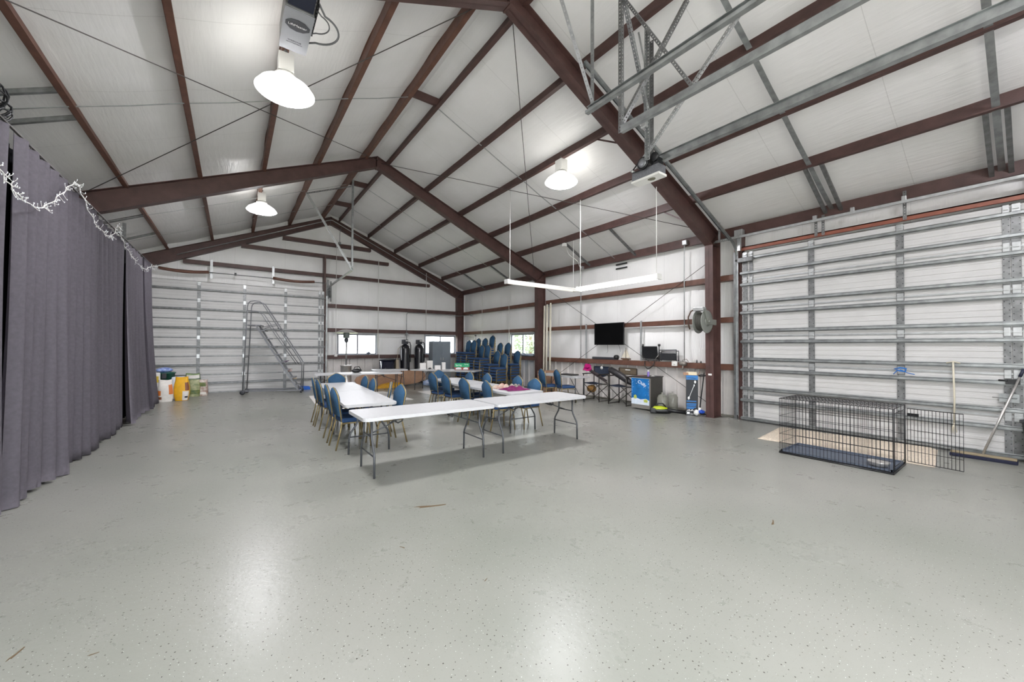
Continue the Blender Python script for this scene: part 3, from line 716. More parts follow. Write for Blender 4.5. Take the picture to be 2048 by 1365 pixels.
hang([((3.76, 2.93, 5.85), (3.76, 2.05, 4.25))], .035, 'thin punched angle bracing the right hanging track lengthwise, behind the opener post', a=(0, 1, .5), b=(1, 0, 0))
hang([((4.66, 3.22, 4.2), (4.66, 3.22, zr(4.66))), ], .05, 'left upright punched angle of the opener mount', mm=galv, a=(-1, 0, 0), b=(0, -1, 0))
hang([((4.78, 3.25, 4.2), (4.78, 3.25, zr(4.78)-.05))], .06, 'dark right upright punched angle of the opener mount', a=(1, 0, 0), b=(0, -1, 0))
hang([((4.72, 3.42, 4.18), (4.75, 1.75, 5.75))], .04, 'long slanting punched angle from the opener mount up towards the viewer', mm=galv_l, a=(1, 0, 0), b=(0, 0, 1))
m = MB(); m.box(4.6, 4.68, 3.2, 3.28, 4.66, 4.86, .008); m.tube([(4.64, 3.24, 4.86), (4.64, 3.24, 5.6), (4.5, 3.24, 5.95)], .012, 8); m.build('junction_box', galv_l, tag=('small grey electrical box on the upright above the opener', 'electrical box'))

t = thing('door_opener', 'grey door opener with black belt pulley hanging beside the near frame', 'opener', (4.82, 3.3, 3.98), 0, None, False)
MB().box(4.73, 4.90, 3.08, 3.52, 4.02, 4.14, .006).build('motor_case', mat('speckled_grey_case', '#6d6f73', .5, .3, var=.3, scale=80), t)
MB().box(4.72, 4.915, 3.07, 3.53, 3.985, 4.02, .01).build('light_cover', white_p, t)
m = MB(); m.lathe([(.02, -.02), (.085, -.02), (.09, -.01), (.08, 0), (.09, .01), (.085, .02), (.02, .02)], (4.69, 3.3, 4.2), 28, 'X'); m.build('pulley', black_p, t)
MB().lathe([(0, -.005), (.03, -.005), (.065, 0), (.065, .006), (0, .006)], (4.664, 3.3, 4.2), 24, 'X').build('pulley_disc', mat('grey_disc', '#85878b', .35, .4), t)
m = MB(); m.lathe([(.02, -.02), (.06, -.02), (.065, 0), (.06, .02), (.02, .02)], (4.72, 3.14, 4.24), 20, 'X'); m.build('idler', black_p, t)
MB().lathe([(.0, -.03), (.018, -.03), (.018, .02), (0, .02)], (4.69, 3.47, 4.14), 12, 'X').build('drive_pulley', galv_l, t)
m = MB(); m.bar((4.69, 3.47, 4.165), (4.69, 3.31, 4.29), .02, .006, (0, 1, 1)); m.bar((4.69, 3.47, 4.12), (4.69, 3.3, 4.11), .02, .006); m.build('belt', black_p, t)
m = MB(); m.bar((4.86, 3.15, 4.25), (4.86, YF+.2, 4.25), .012, .1); m.bar((4.86, 3.15, 4.3), (4.86, YF+.2, 4.3), .07, .005); m.bar((4.86, 3.15, 4.2), (4.86, YF+.2, 4.2), .07, .005); m.bar((4.9, 3.15, 4.22), (4.9, YF+.2, 4.22), .005, .04); m.build('rail', galv, t)
m = MB(); m.box(4.74, 4.88, 3.1, 3.2, 4.14, 4.24); m.box(4.7, 4.9, 3.3, 3.33, 4.14, 4.3); m.build('rail_bracket', black_p, t)
MB().prism([(4.80, 3.18), (4.84, 3.2), (4.86, 3.24), (4.84, 3.28), (4.80, 3.3), (4.77, 3.28), (4.76, 3.24), (4.77, 3.2)], 'Z', 3.9825, 3.985).build('badge', mat('olive_badge', '#6c6a55', .5), t)

# far door: track leg and its bracket
t = thing('door_track', 'galvanised track of the far overhead door reaching into the hall with its hanging frame', 'track', (2.87, 14, 3.7), 0, None, False)
P = [(2.9, 16.1, .1), (2.9, 16.1, 3.5), (2.9, 15.95, 3.72), (2.9, 15.5, 3.8), (2.9, 12.2, 3.88)]
m = MB()
for p, q in zip(P, P[1:]): m.bar(p, q, .05, .05, (0, 0, 1) if abs(Vector(q)[2]-Vector(p)[2]) < 1 else (0, 1, 0))
m.build('track_rail', galv, t)
m = MB(); m.angle((2.87, 12.2, 3.86), (2.87, 12.2, zr(2.87)), .05, .004, (1, 0, 0), (0, 1, 0)); m.build('hanger', galv, t)
m = MB(); m.angle((2.87, 12.2, 3.88), (1.63, 12.2, 5.92), .05, .004, (1, 0, 1), (0, 1, 0)); m.build('diagonal_hanger', galv_l, t)
m = MB(); m.perf((1.63, 12.2, 5.92), (2.84, 12.2, 6.42), .04, (1, 0, .3), (0, 1, 0)); m.build('cross_angle', galv_d, t)
# springs and shaft over the far door
t = thing('spring_shaft', 'torsion shaft with two sagging brown spring covers above the far overhead door', 'door spring', (.5, 16.33, 3.9), 0, None, False)
m = MB(); m.tube([(-2.3, 16.3, 4.02), (2.9, 16.3, 4.0)], .014); m.lathe([(.02, -.03), (.05, -.03), (.05, .03), (.02, .03)], (.05, 16.3, 4.03), 12, 'X'); m.build('shaft', galv_d, t)
for a, b in ((-1.93, -.67), (1.15, 2.5)):
    P = [Vector((a+(b-a)*k/10, 16.3, 4.02-.05*math.sin(PI*k/10))) for k in range(11)]; MB().tube(P, .05, 12).build('spring', brown_warm, t)
for x in (-.64, 1.13):
    m = MB(); m.angle((x, 16.36, 3.82), (x, 16.36, 4.45), .07, .005, (1, 0, 0), (0, 1, 0)); m.build('bracket', galv_l, t)
m = MB(); m.angle((2.96, 16.3, 3.4), (2.96, 16.3, 4.15), .05, .004, (1, 0, 0), (0, 1, 0)); m.angle((3.06, 16.3, 3.3), (3.06, 16.3, 4.1), .05, .004, (1, 0, 0), (0, 1, 0)); m.lathe([(.02, -.03), (.07, -.03), (.07, .03), (.02, .03)], (3.02, 16.28, 3.75), 14, 'X'); m.tube([(3.02, 16.25, 3.7), (3.05, 16.25, 3.45)], .05, 10); m.build('hoist', galv_d, t)

# conduits --------------------------------------------------------------
def conduit(pts, r, label, m_=galv_l, boxes=()):
    m = MB()
    P = [Vector(p) for p in pts]; Q = [P[0]]
    for a, b, c_ in zip(P, P[1:], P[2:]):
        d1_ = (a-b).normalized(); d2_ = (c_-b).normalized(); e = min(.1, (a-b).length/3, (c_-b).length/3)
        for k in range(5):
            t_ = k/4; Q.append((b+d1_*e)*(1-t_)**2+b*2*t_*(1-t_)+(b+d2_*e)*t_**2)
    Q.append(P[-1]); m.tube(Q, r, 8)
    for x, y, z, s in boxes: m.box(x-s/2, x+s/2, y-s/2, y+s/2, z-s/2, z+s/2, .006)
    return m.build('conduit', m_, tag=(label, 'pipe', 'electrical conduits'))
conduit([(9.0, 5.15, 4.14), (9.02, 5.17, 3.9), (9.02, 5.17, 1.25)], .012, 'thin grey conduit dropping beside the hose reel to the outlet on the lower girt', boxes=((9.0, 5.13, 4.16, .11),))
conduit([(9.0, 8.6, 4.15), (9.02, 8.66, 3.8), (9.02, 8.66, 1.2)], .012, 'thin grey conduit dropping left of the television', boxes=((9.0, 8.6, 4.1, .1),))
conduit([(7.95, 8.3, 4.66), (8.4, 8.6, 4.45), (8.5, 8.3, 4.2), (8.85, 8.55, 4.12), (9.0, 8.6, 4.1)], .01, 'bent white conduit joining the lowest purlin box to the eave box', white_p, boxes=((7.95, 8.3, 4.62, .1),))
conduit([(9.02, 12.63, 3.4), (9.02, 12.6, 1.3)], .01, 'white conduit down the right wall left of the side window', white_p)
conduit([(9.02, 14.7, 3.9), (9.02, 14.7, 1.85)], .01, 'white conduit down the right wall behind the tallest chair stacks', white_p, boxes=((9.02, 14.7, 1.85, .08),))
conduit([(3.3, 16.42, 5.8), (3.3, 16.42, 2.6), (3.3, 16.42, 1.2)], .01, 'thin white conduit on the far wall beside the patio heater', white_p, boxes=((3.3, 16.4, 1.2, .1),))
conduit([(4.95, 16.42, 5.2), (4.95, 16.42, 1.5)], .014, 'white conduit on the far wall right of the left window', white_p)
conduit([(7.1, 16.42, 4.9), (7.1, 16.42, 2.3)], .014, 'white conduit on the far wall left of the grey cabinet window', white_p)
conduit([(6.2, 16.45, 1.7), (6.2, 16.45, 3.05), (8.8, 16.44, 3.03), (9.0, 15.6, 3.03)], .014, 'grey conduit rising from the water tanks and turning right under the girt', galv, boxes=((6.2, 16.43, 2.1, .1), (9.0, 15.6, 3.03, .08)))
k_ = lambda x: zbot(x)+.16
conduit([(-1.5, 16.4, k_(-1.5)), (2.9, 16.4, k_(2.9)), (3.1, 16.4, k_(3.1)), (8.2, 16.4, k_(8.2))], .014, 'pale conduit following the far rafter over the ridge', galv_l)
conduit([(3.45, 16.38, k_(3.45)-.1), (3.4, 16.38, 6.05), (3.4, 16.38, 5.6)], .01, 'short conduit dropping from the far ridge', galv_d, boxes=((3.4, 16.38, 5.66, .09),))
# exit-light-like small white unit high on the gable
MB().box(3.95, 4.3, 16.42, 16.46, 5.66, 5.74, .006).build('vent_plate', white_p, tag=('small white plate on the top girt of the far gable', 'plate'))
# floodlight on the purlin, white leads
m = MB(); m.lathe([(.0, 0), (.03, 0), (.055, .09), (.06, .1), (0, .1)], (3.6, 3.2, 6.35), 14); m.tube([(3.6, 3.2, 6.45), (3.55, 3.2, 6.55)], .015); m.tube([(3.6, 3.2, 6.35), (3.62, 3.15, 6.1), (3.75, 3.05, 5.9)], .01); m.build('sensor', galv_d, tag=('small grey sensor clamped to the ridge purlin near the top of the picture', 'sensor'))
# wall clips (two black strips) and small wires
for z, w_ in ((4.02, 'upper'), (3.9, 'lower')):
    MB().box(XR-.06, XR-.04, 7.02, 7.42, z-.02, z+.02, .004).build('wall_strip', black_p, tag=('short dark strip high on the right wall above the television, the %s of two' % w_, 'strip', 'dark strips high on the wall'))

# posts beside the television
for y, w_ in ((8.45, 'left of the television'), (6.43, 'right of the television')):
    m = MB(); m.box(9.03, 9.06, y-.025, y+.025, 1.2, 2.3); m.build('wall_channel', galv_l, tag=('light metal channel standing on the lower girt '+w_, 'channel', 'channels beside the television'))
# pvc pipes stacked against the middle post
for i, (y, dx, w_) in enumerate(((10.3, 0, 'leftmost of the bundle'), (10.24, .06, 'second from the left'), (10.15, .0, 'third from the left'), (10.07, .07, 'fourth from the left'), (9.99, .02, 'rightmost of the bundle'))):
    MB().tube([(8.86+dx, y, 0), (8.9+dx, y, 3.02+.02*i)], .028, 10).build('plastic_pipe', cream_pvc, tag=('tall cream plastic pipe leaning on the middle post, '+w_, 'pipe', 'cream plastic pipes'))

# ------------------------------------------------------------------ curtain
def curtain_panel(y0, y1, x0, label, seed, zb0=.02, zb1=.02, flare=0, end=0):
    rn = random.Random(seed); ph = [rn.uniform(0, 6) for _ in range(5)]
    nu = int((y1-y0)/.022); ztop_c = 3.62; W = y1-y0
    def f(u, v):
        y = y0+W*u; s = .35+.65*(1-v) if False else 1
        tt = 1-v    # 0 top .. 1 bottom
        a = .03+.035*tt
        x = x0+a*math.sin(2*PI*y/.29+ph[0]+.9*math.sin(y*2.1+ph[1]))+.01*math.sin(2*PI*y/.13+ph[2]+1.2*math.sin(3*y))*(.5+tt)+.05*tt*math.sin(y*2.7+ph[3])
        x += flare*tt*tt
        yy = y0+W*(.5+(u-.5)*(1-.05*math.sin(PI*min(1, tt*1.1))*1))+.05*tt*math.sin(ph[4])
        if end: yy += end*max(0, u-.6)*tt*1.0
        zb = zb0+(zb1-zb0)*u+.02*math.sin(y*5+ph[2])*1
        z = max(.008, zb)+(ztop_c-max(.008, zb))*v-.02*v*abs(math.sin(y*2.2))
        return Vector((x, yy, z))
    m = MB(); m.grid(f, nu, 26)
    bmesh.ops.solidify(m.bm, geom=list(m.bm.faces), thickness=.004)
    return m.build('curtain', curt, tag=(label, 'curtain', 'charcoal curtain panels'))
m = MB(); m.grid(lambda u, v: Vector((-1.86+.02*math.sin(u*230), 3.3+9.9*u, .03+3.58*v)), 300, 4); bmesh.ops.solidify(m.bm, geom=list(m.bm.faces), thickness=.003)  # added dark sheet behind the panels, makes the slits read as deep shade
m.build('curtain', mat('slit_shade_cloth', '#121215', .9, spec=.1), tag=('added dark sheet behind the charcoal panels that stands in for shade in the slits', 'curtain'))
curtain_panel(3.3, 5.72, -1.72, 'charcoal curtain panel at the left edge of the picture, nearest', 1)
curtain_panel(5.72, 7.07, -1.70, 'charcoal curtain panel, second from the left edge, below the first light swag', 2)
curtain_panel(7.09, 8.55, -1.72, 'charcoal curtain panel, third from the left edge, with a dark slit on its left', 3)
curtain_panel(8.50, 10.5, -1.76, 'charcoal curtain panel, fourth from the left edge', 4, .03, .02, .02)
curtain_panel(10.53, 12.2, -1.72, 'charcoal curtain panel, second from the far end', 5, .02, .06, .1)
curtain_panel(12.1, 13.35, -1.70, 'charcoal curtain panel at the far end, its edge bulging towards the door', 6, .08, .1, .16, .4)
m = MB(); m.tube([(-1.72, -1.7, 3.66), (-1.72, 4.3, 3.645), (-1.72, 10.4, 3.64), (-1.72, 13.45, 3.66)], .012, 8)
for k in range(40): m.tube([(-1.72, 3.4+.25*k, 3.655), (-1.72, 3.41+.25*k, 3.61)], .006, 5)
m.build('curtain_cable', cable_m, tag=('steel cable carrying the charcoal curtain along the left side', 'cable'))
m = MB(); m.angle((-1.9, 11.3, 3.3), (-1.9, 11.3, 4.15), .06, .004, (0, 1, 0), (1, 0, 0)); m.perf((-1.3, 11.3, 4.75), (-2.6, 11.3, 4.15), .07, (0, 1, 0), (0, 0, 1)); m.build('curtain_support', galv_d, tag=('punched metal bracket holding the curtain cable just past the middle frame', 'bracket'))

# string lights on the curtain
sw = [(4.4, 3.5), (4.8, 3.15), (5.199, 3.03), (5.384, 2.97), (5.637, 2.938), (5.979, 2.981), (6.37, 3.188), (6.744, 3.44), (7.05, 3.6), (7.351, 3.499), (7.801, 3.336), (8.422, 3.28), (8.834, 3.365), (9.252, 3.6), (9.629, 3.398), (10.208, 3.322), (10.87, 3.254), (11.742, 3.28), (12.423, 3.45), (13.3, 3.6)]
t = thing('string_lights', 'white fairy-light string draped in swags along the top of the charcoal curtain', 'string lights', (-1.62, 8.8, 2.9), 0, None, False)
P = []
for i in range(len(sw)-1):
    p0 = sw[max(i-1, 0)]; p1 = sw[i]; p2 = sw[i+1]; p3 = sw[min(i+2, len(sw)-1)]
    for k in range(6):
        s = k/6; q = [.5*((2*p1[j])+(-p0[j]+p2[j])*s+(2*p0[j]-5*p1[j]+4*p2[j]-p3[j])*s*s+(-p0[j]+3*p1[j]-3*p2[j]+p3[j])*s**3) for j in (0, 1)]
        P.append(Vector((-1.60+.012*math.sin(len(P)*1.3), q[0], q[1])))
P.append(Vector((-1.6, 13.3, 3.6)))
MB().tube(P, .0045, 6).build('wire', white_p, t)
rn = random.Random(3); tw = MB(); bu = MB()
for i, p in enumerate(P):
    for k in range(2):
        q = p+Vector((rn.uniform(-.005, .05), rn.uniform(-.05, .05), rn.uniform(-.07, .05))); tw.tube([p, q], .0022, 4); bu.lathe([(0, 0), (.004, .003), (.0035, .012), (0, .015)], q, 5)
tw.build('twig_wires', white_p, t, kind='stuff'); bu.build('bulbs', mat('clear_bulb', '#eef1f4', .1), t, kind='stuff')
# tangle of dark cable at the top left
t = MB(); rn = random.Random(11)
for k in range(9):
    P = []; a0 = rn.uniform(0, 6); ry, rz_ = rn.uniform(.2, .42), rn.uniform(.1, .2)
    for j in range(26):
        a = a0+2*PI*j/25; P.append(Vector((-1.84+.05*math.sin(3*a+k), 5.6+.07*math.sin(k)+ry*math.cos(a), 3.86+.03*math.cos(2*k)+rz_*math.sin(a)+.03*math.sin(3*a+k))))
    t.tube(P, .008, 6, closed=False)
t.build('cable_tangle', black_p, tag=('tangled coil of black cable resting on top of the nearest curtain', 'cable'))

for i, (fy, px, w_) in enumerate(((4.31, PX[2], 'on the near frame above the round lamp'), (4.31, PX[4], 'on the near frame low down the right slope'), (10.42, PX[2], 'on the middle frame halfway down the right slope'))):
    m = MB(); m.bar((px-.02, fy+.1, zbot(px)+.02), (px-.02, fy+.75, ztop(px)+.03), .03, .004, (1, 0, 0)); m.build('flange_brace', brown, tag=('short brown diagonal rafter brace, '+w_, 'brace', 'flange braces'))

# ------------------------------------------------------------------ banquet chairs
def make_chair():
    t = thing('banquet_chair', 'x', 'chair', (0, 0, 0))
    m = MB(); m.box(-.205, .205, -.2, .225, .405, .475, .028, seg=3); m.build('seat', navy_f, t)
    # crowned back panel: outline in x,z, leaning back
    def yb(z): return -.195-.085*max(0, (z-.42))/.52
    out = []
    for k in range(0, 25):
        a = k/24*PI; cx = math.cos(a)
        x = .195*cx*(1-.05*abs(math.sin(a))); z = .80+.115*math.sin(a)**1.3+.02*math.exp(-((a-PI/2)/.35)**2)
        out.append((x, z))
    out = [(.165, .50), (.178, .6), (.19, .72)]+out+[(-.19, .72), (-.178, .6), (-.165, .50)]
    n = len(out); m = MB()
    for sgn, off in ((1, .022), (-1, -.022)):
        cv_ = m.bm.verts.new((0, yb(.70)+off*1.25, .70)); ring = [m.bm.verts.new((x*.97, yb(z)+off, z)) for x, z in out]
        if sgn > 0: front = ring
        else: back = ring
        for i in range(n):
            f = m.bm.faces.new((cv_, ring[i], ring[(i+1) % n])); f.smooth = True
    for i in range(n): m.bm.faces.new((front[i], front[(i+1) % n], back[(i+1) % n], back[i]))
    m.build('backrest', blue_f, t)
    P = [Vector((.168, yb(.43), .42))]+[Vector((x, yb(z), z)) for x, z in out]+[Vector((-.168, yb(.43), .42))]
    m = MB(); m.tube(P, .0125, 6); m.box(-.04, .04, yb(.9)-.016, yb(.9)+.02, .885, .91, .006); m.build('back_frame', gold, t)
    for s in (-1, 1):
        MB().tube([(s*.168, -.193, .43), (s*.185, -.215, .3), (s*.2, -.285, 0)], .0125, 6).build('leg', gold, t)
    for s in (-1, 1):
        m = MB(); m.tube([(s*.21, .235, 0), (s*.2, .21, .33), (s*.198, .195, .375), (s*.196, .16, .395), (s*.185, -.2, .395)], .0125, 6); m.build('leg', gold, t)
    m = MB(); m.tube([(-.2, .15, .385), (.2, .15, .385)], .009, 6); m.build('seat_rail', gold, t)
    m = MB(); m.tube([(-.18, -.15, .385), (.18, -.15, .385)], .009, 6); m.build('seat_rail', gold, t)
    return t
proto = make_chair(); used = [False]
def chair(x, y, z, rz, label, group):
    assert 4 <= len(label.split()) <= 16, label
    if not used[0]:
        proto.location = (x, y, z); proto.rotation_euler = (0, 0, rz); proto['label'] = label; proto['group'] = group; used[0] = True; return proto
    return dup(proto, (x, y, z), rz, label, group)
R_, L_, N_ = -PI/2, PI/2, PI        # facing +X, facing -X, facing -Y
gB = 'chairs around the left long table row'; gE = 'chairs around the right long table row'
for i, (x, y, r) in enumerate(((1.55, 6.47, R_+.05), (1.55, 7.03, R_-.04), (1.6, 8.14, R_+.03), (1.6, 8.66, R_-.06))):
    chair(x, y, 0, r, 'blue banquet chair on the curtain side of the left table row, %s from the viewer' % ORD[i], gB)
for i, (x, y, r) in enumerate(((2.04, 6.33, L_+.12), (2.06, 6.98, L_-.35), (2.02, 7.86, L_), (2.07, 8.58, L_+.08))):
    chair(x, y, 0, r, 'blue banquet chair on the inner side of the left table row, %s from the viewer' % ORD[i], gB)
chair(1.98, 9.46, 0, N_, 'blue banquet chair at the far head of the left table row', gB)
for i, (x, y, r) in enumerate(((4.15, 6.13, R_-.1), (4.12, 7.0, R_+.05), (4.23, 8.06, R_+.04), (4.22, 8.77, R_+.1))):
    chair(x, y, 0, r, 'blue banquet chair on the left side of the right table row, %s from the viewer' % ORD[i], gE)
for i, (x, y, r) in enumerate(((4.72, 6.03, L_+.1), (4.86, 6.83, L_-.05), (4.71, 7.85, L_), (4.6, 8.5, L_))):
    chair(x, y, 0, r, 'blue banquet chair on the wall side of the right table row, %s from the viewer' % ORD[i], gE)
chair(4.56, 9.36, 0, N_+.1, 'blue banquet chair at the far head of the right table row', gE)
chair(7.70, 8.0, 0, R_-.25, 'blue banquet chair at the wall-side table, nearer the pink bow', 'pair of chairs at the wall-side table')
chair(7.55, 8.5, 0, R_-.2, 'blue banquet chair at the wall-side table, nearer the cream pipes', 'pair of chairs at the wall-side table')
PITCH = .098
front = [(7.36, 10.93, 5), (7.42, 11.45, 6), (7.34, 11.95, 8), (7.42, 12.5, 8), (7.38, 13.02, 10), (7.44, 13.52, 10)]
backr = [(8.14, 11.2, 6), (8.14, 11.78, 9), (8.14, 12.32, 9), (8.14, 12.87, 12), (8.14, 13.4, 11), (8.14, 13.95, 11)]
for row, nm in ((front, 'front-row'), (backr, 'back-row')):
    for i, (x, y, n) in enumerate(row):
        for k in range(n):
            pos = 'top' if k == n-1 else ('bottom' if k == 0 else ORD[n-1-k]+' from the top')
            chair(x+.006*math.sin(k*2+i), y+.006*math.sin(k*3.1+i*2), k*PITCH, L_+.03*math.sin(i*5+1), 'stacked blue chair, %s, %s %s stack from right' % (pos, ORD[i], nm), 'stacked banquet chairs')

# ------------------------------------------------------------------ folding tables
def folding_table(x, y, rz, ln, wd, label, style='curved', h=.742, group='white folding tables'):
    t = thing('folding_table', label, 'table', (x, y, 0), rz, group)
    m = MB(); r = .05; hx, hy = ln/2, wd/2; poly = []
    for cx, cy, a0 in ((hx-r, hy-r, 0), (-hx+r, hy-r, PI/2), (-hx+r, -hy+r, PI), (hx-r, -hy+r, 1.5*PI)):
        for k in range(6): a = a0+k/5*PI/2; poly.append((cx+r*math.cos(a), cy+r*math.sin(a)))
    m.prism(poly, 'Z', h-.042, h)
    es = [e for e in m.bm.edges if abs(e.verts[0].co.z-e.verts[1].co.z) < 1e-5]
    bmesh.ops.bevel(m.bm, geom=es, offset=.008, segments=2, affect='EDGES')
    m.box(-.004, .004, -hy+.02, hy-.02, h-.0005, h+.0004)
    m.build('tabletop', hdpe, t)
    for s in (-1, 1):
        lx = s*(hx-.15)
        for q in (-1, 1):
            m = MB()
            if style == 'curved': m.tube([(lx, q*.17, h-.05), (lx, q*.17, .47), (lx, q*.19, .42), (lx, q*.27, .30), (lx, q*.285, .25), (lx, q*.29, 0)], .014, 8)
            else: m.tube([(lx, q*(hy-.1), h-.05), (lx, q*(hy-.1), 0)], .014, 8)
            m.build('leg', leg_gray, t)
        m = MB()
        if style == 'curved': m.tube([(lx, -.285, .25), (lx, .285, .25)], .009, 6); m.tube([(lx, -.17, .47), (lx, .17, .47)], .009, 6)
        else: m.tube([(lx, -hy+.1, .2), (lx, hy-.1, .2)], .009, 6)
        m.tube([(lx, -hy+.08, h-.052), (lx, hy-.08, h-.052)], .012, 6); m.build('crossbar', leg_gray, t)
        m = MB()
        if style == 'curved':
            m.tube([(lx, -.02, .47), (lx-s*.25, 0, .56), (lx-s*.5, 0, .68)], .008, 6); m.tube([(lx-s*.25, 0, .56), (lx-s*.35, .08, .6), (lx-s*.52, .12, .69)], .007, 6)
            m.tube([(lx-s*.42, -.12, .70), (lx-s*.40, -.12, .62), (lx-s*.37, -.05, .585), (lx-s*.37, .05, .585), (lx-s*.40, .12, .62), (lx-s*.42, .12, .70)], .009, 6)
        else: m.tube([(lx, 0, .2), (lx-s*.4, 0, .68)], .008, 6)
        m.build('folding_brace', leg_gray, t)
    return t
folding_table(2.15, 4.98, .0, 1.83, .76, 'white folding table at the front, left one of the nearest pair')
folding_table(4.03, 4.98, -.01, 1.83, .76, 'white folding table at the front, right one of the nearest pair')
folding_table(1.72, 6.68, PI/2-.065, 1.83, .74, 'white folding table of the left row, nearer the viewer')
folding_table(1.84, 8.52, PI/2-.065, 1.83, .74, 'white folding table of the left row, farther from the viewer')
folding_table(4.41, 6.47, PI/2-.0, 1.83, .78, 'white folding table of the right row holding the magenta cloth')
folding_table(4.46, 8.34, PI/2-.05, 1.83, .78, 'white folding table of the right row, farther from the viewer')
folding_table(3.22, 12.5, -.2, 2.5, .76, 'long white folding table beyond the left row, in front of the brown board')
folding_table(4.55, 13.7, -.15, 1.2, .6, 'small white table half hidden behind the long one near the dark tank')
folding_table(6.17, 12.5, -.944, 2.5, .74, 'white folding table with straight legs carrying white boxes and a green case', 'straight')
folding_table(8.0, 8.42, PI/2, 1.7, .56, 'white folding table along the right wall behind two blue chairs', 'straight')

# cloths on the right table
def cloth(cx, cy, z, sx, sy, h, m_, label, seed, nm='folded_cloth'):
    rn = random.Random(seed); ph = [rn.uniform(0, 6) for _ in range(6)]
    m = MB()
    def f(u, v):
        a, b = u*2-1, v*2-1; e = max(0, 1-(a*a)**1.5)*max(0, 1-(b*b)**1.5)
        zz = z+.004+h*e**.5*(.6+.25*math.sin(5*a+ph[0]+2*b)+.25*math.sin(7*b+ph[1]-3*a))
        return Vector((cx+sx*a*(1+.12*math.sin(3*b+ph[2])), cy+sy*b*(1+.12*math.sin(4*a+ph[3])), zz))
    m.grid(f, 26, 26); bmesh.ops.solidify(m.bm, geom=list(m.bm.faces), thickness=.004)
    return m.build(nm, m_, tag=(label, 'cloth', 'cloths heaped on the right table row'))
cloth(4.44, 6.02, .743, .24, .2, .07, mat('magenta_cloth', '#8c2a6b', .8, var=.2, scale=20), 'crumpled magenta cloth heaped on the right table row', 1)
cloth(4.40, 6.42, .743, .2, .12, .085, mat('pink_cream_cloth', '#c98a80', .8, col2='#e3dccb', scale=14), 'crumpled pink and cream cloth behind the magenta one', 2)
cloth(4.68, 6.32, .743, .14, .13, .08, mat('cream_dark_cloth', '#d8d2c4', .8, col2='#4d3540', scale=9), 'cream and dark cloth beside the magenta one on the table', 5)

# boxes on the far tables
def obox(name, cx, cy, z, w_, d, h, rz, m_, label, cat, group=None, bev=.004, lid=True):
    m = MB(); m.box(-w_/2, w_/2, -d/2, d/2, 0, h, bev)
    R = Matrix.Rotation(rz, 3, 'Z'); bmesh.ops.transform(m.bm, matrix=Matrix.Translation((cx, cy, z))@R.to_4x4(), verts=m.bm.verts)
    return m.build(name, m_, tag=(label, cat, group))
wb_ = mat('white_carton', '#e9e6e3', .6)
obox('carton', 5.52, 13.02, .743, .2, .2, .23, -.3, wb_, 'small white carton, leftmost on the far table', 'box', 'white cartons on the far table')
obox('carton', 5.78, 13.02, .743, .2, .18, .31, -.3, mat('speckled_carton', '#dedbd6', .7, var=.08, scale=60), 'taller white carton in the middle of the carton group', 'box', 'white cartons on the far table')
obox('carton', 5.93, 12.68, .743, .2, .16, .15, -.3, wb_, 'low white carton in front of the taller ones', 'box', 'white cartons on the far table')
obox('carton', 6.12, 12.58, .743, .12, .16, .26, -.3, wb_, 'narrow white carton, rightmost of the carton group', 'box', 'white cartons on the far table')
m = MB(); m.blob((5.66, 12.74, .79), .05, 1.3, .6, .5, .2, 2, 4); m.build('dark_bundle', black_p, tag=('small dark bundle lying between the white cartons', 'bundle'))
t = thing('drink_case', 'green and red drink carton with white lettering on the far table', 'box', (6.62, 12.12, .743), -.55, None)
MB().box(-.26, .26, -.14, .14, 0, .1, .004).build('lower_band', mat('red_brown_carton', '#93403a', .5, var=.2, scale=20), t)
MB().box(-.26, .26, -.14, .14, .1, .235, .004).build('upper_band', mat('green_carton', '#1fa870', .5), t)
for x, w_ in ((-.12, .11), (.13, .09)):
    m = MB(); m.prism([(x-w_, .02), (x+w_, .02), (x+w_*.8, .08), (x, .095), (x-w_*.8, .075)], 'Y', -.1425, -.1405); m.build('white_mark', text_w, t)
text('Spring', .085, text_w, 'lettering', t, frame_mx((-.12, -.1415, .17), (1, 0, 0), (0, 0, 1)))
text('Spring', .055, text_w, 'lettering', t, frame_mx((.15, -.1415, .2), (1, 0, 0), (0, 0, 1)))
m = MB(); m.blob((3.16, 12.62, .80), .13, 1.25, .8, .5, .1, 3, 2); m.tube([(3.06, 12.6, .84), (3.09, 12.6, .92), (3.22, 12.6, .93), (3.27, 12.6, .84)], .012, 6); m.build('black_bag', black_p, tag=('small black bag with a carry handle on the long far table', 'bag'))

# brown board, yellow case, bags by the far wall
bo = [(3.62, .3), (3.7, .42), (3.95, .52), (4.6, .58), (5.5, .62), (6.15, .6), (6.32, .48), (6.38, .34), (6.3, .2), (6.0, .1), (5.3, .03), (4.3, .012), (3.9, .08), (3.7, .18)]
MB().prism(bo, 'Y', 14.72, 14.82).build('cardboard_sleeve', card, tag=('long brown cardboard sleeve with rounded ends standing on the floor behind the far tables', 'cardboard'))
MB().prism([(4.25, .0), (5.3, 0), (5.36, .08), (5.25, .17), (4.85, .2), (4.55, .14)], 'Y', 14.38, 14.6).build('yellow_case', mat('amber_plastic', '#cf9a2a', .45, var=.15, scale=9), tag=('flat amber yellow case lying in front of the brown cardboard', 'case'))
m = MB(); m.blob((6.35, 14.3, .12), .2, 1.3, .8, .6, .25, 3, 8); m.build('plastic_bag', mat('white_blue_film', '#d9e0ec', .3, col2='#5f86c0', scale=9), tag=('white and blue plastic bag on the floor at the end of the brown cardboard', 'bag'))
m = MB(); m.blob((3.05, 14.3, .2), .2, .9, .8, 1, .2, 3, 9); m.build('tote_bag', mat('dark_blue_cloth', '#262c4a', .8), tag=('dark blue bag on the floor left of the brown cardboard', 'bag'))
mt = mat('pale_floor_sheet', '#d8d4cf', .5)
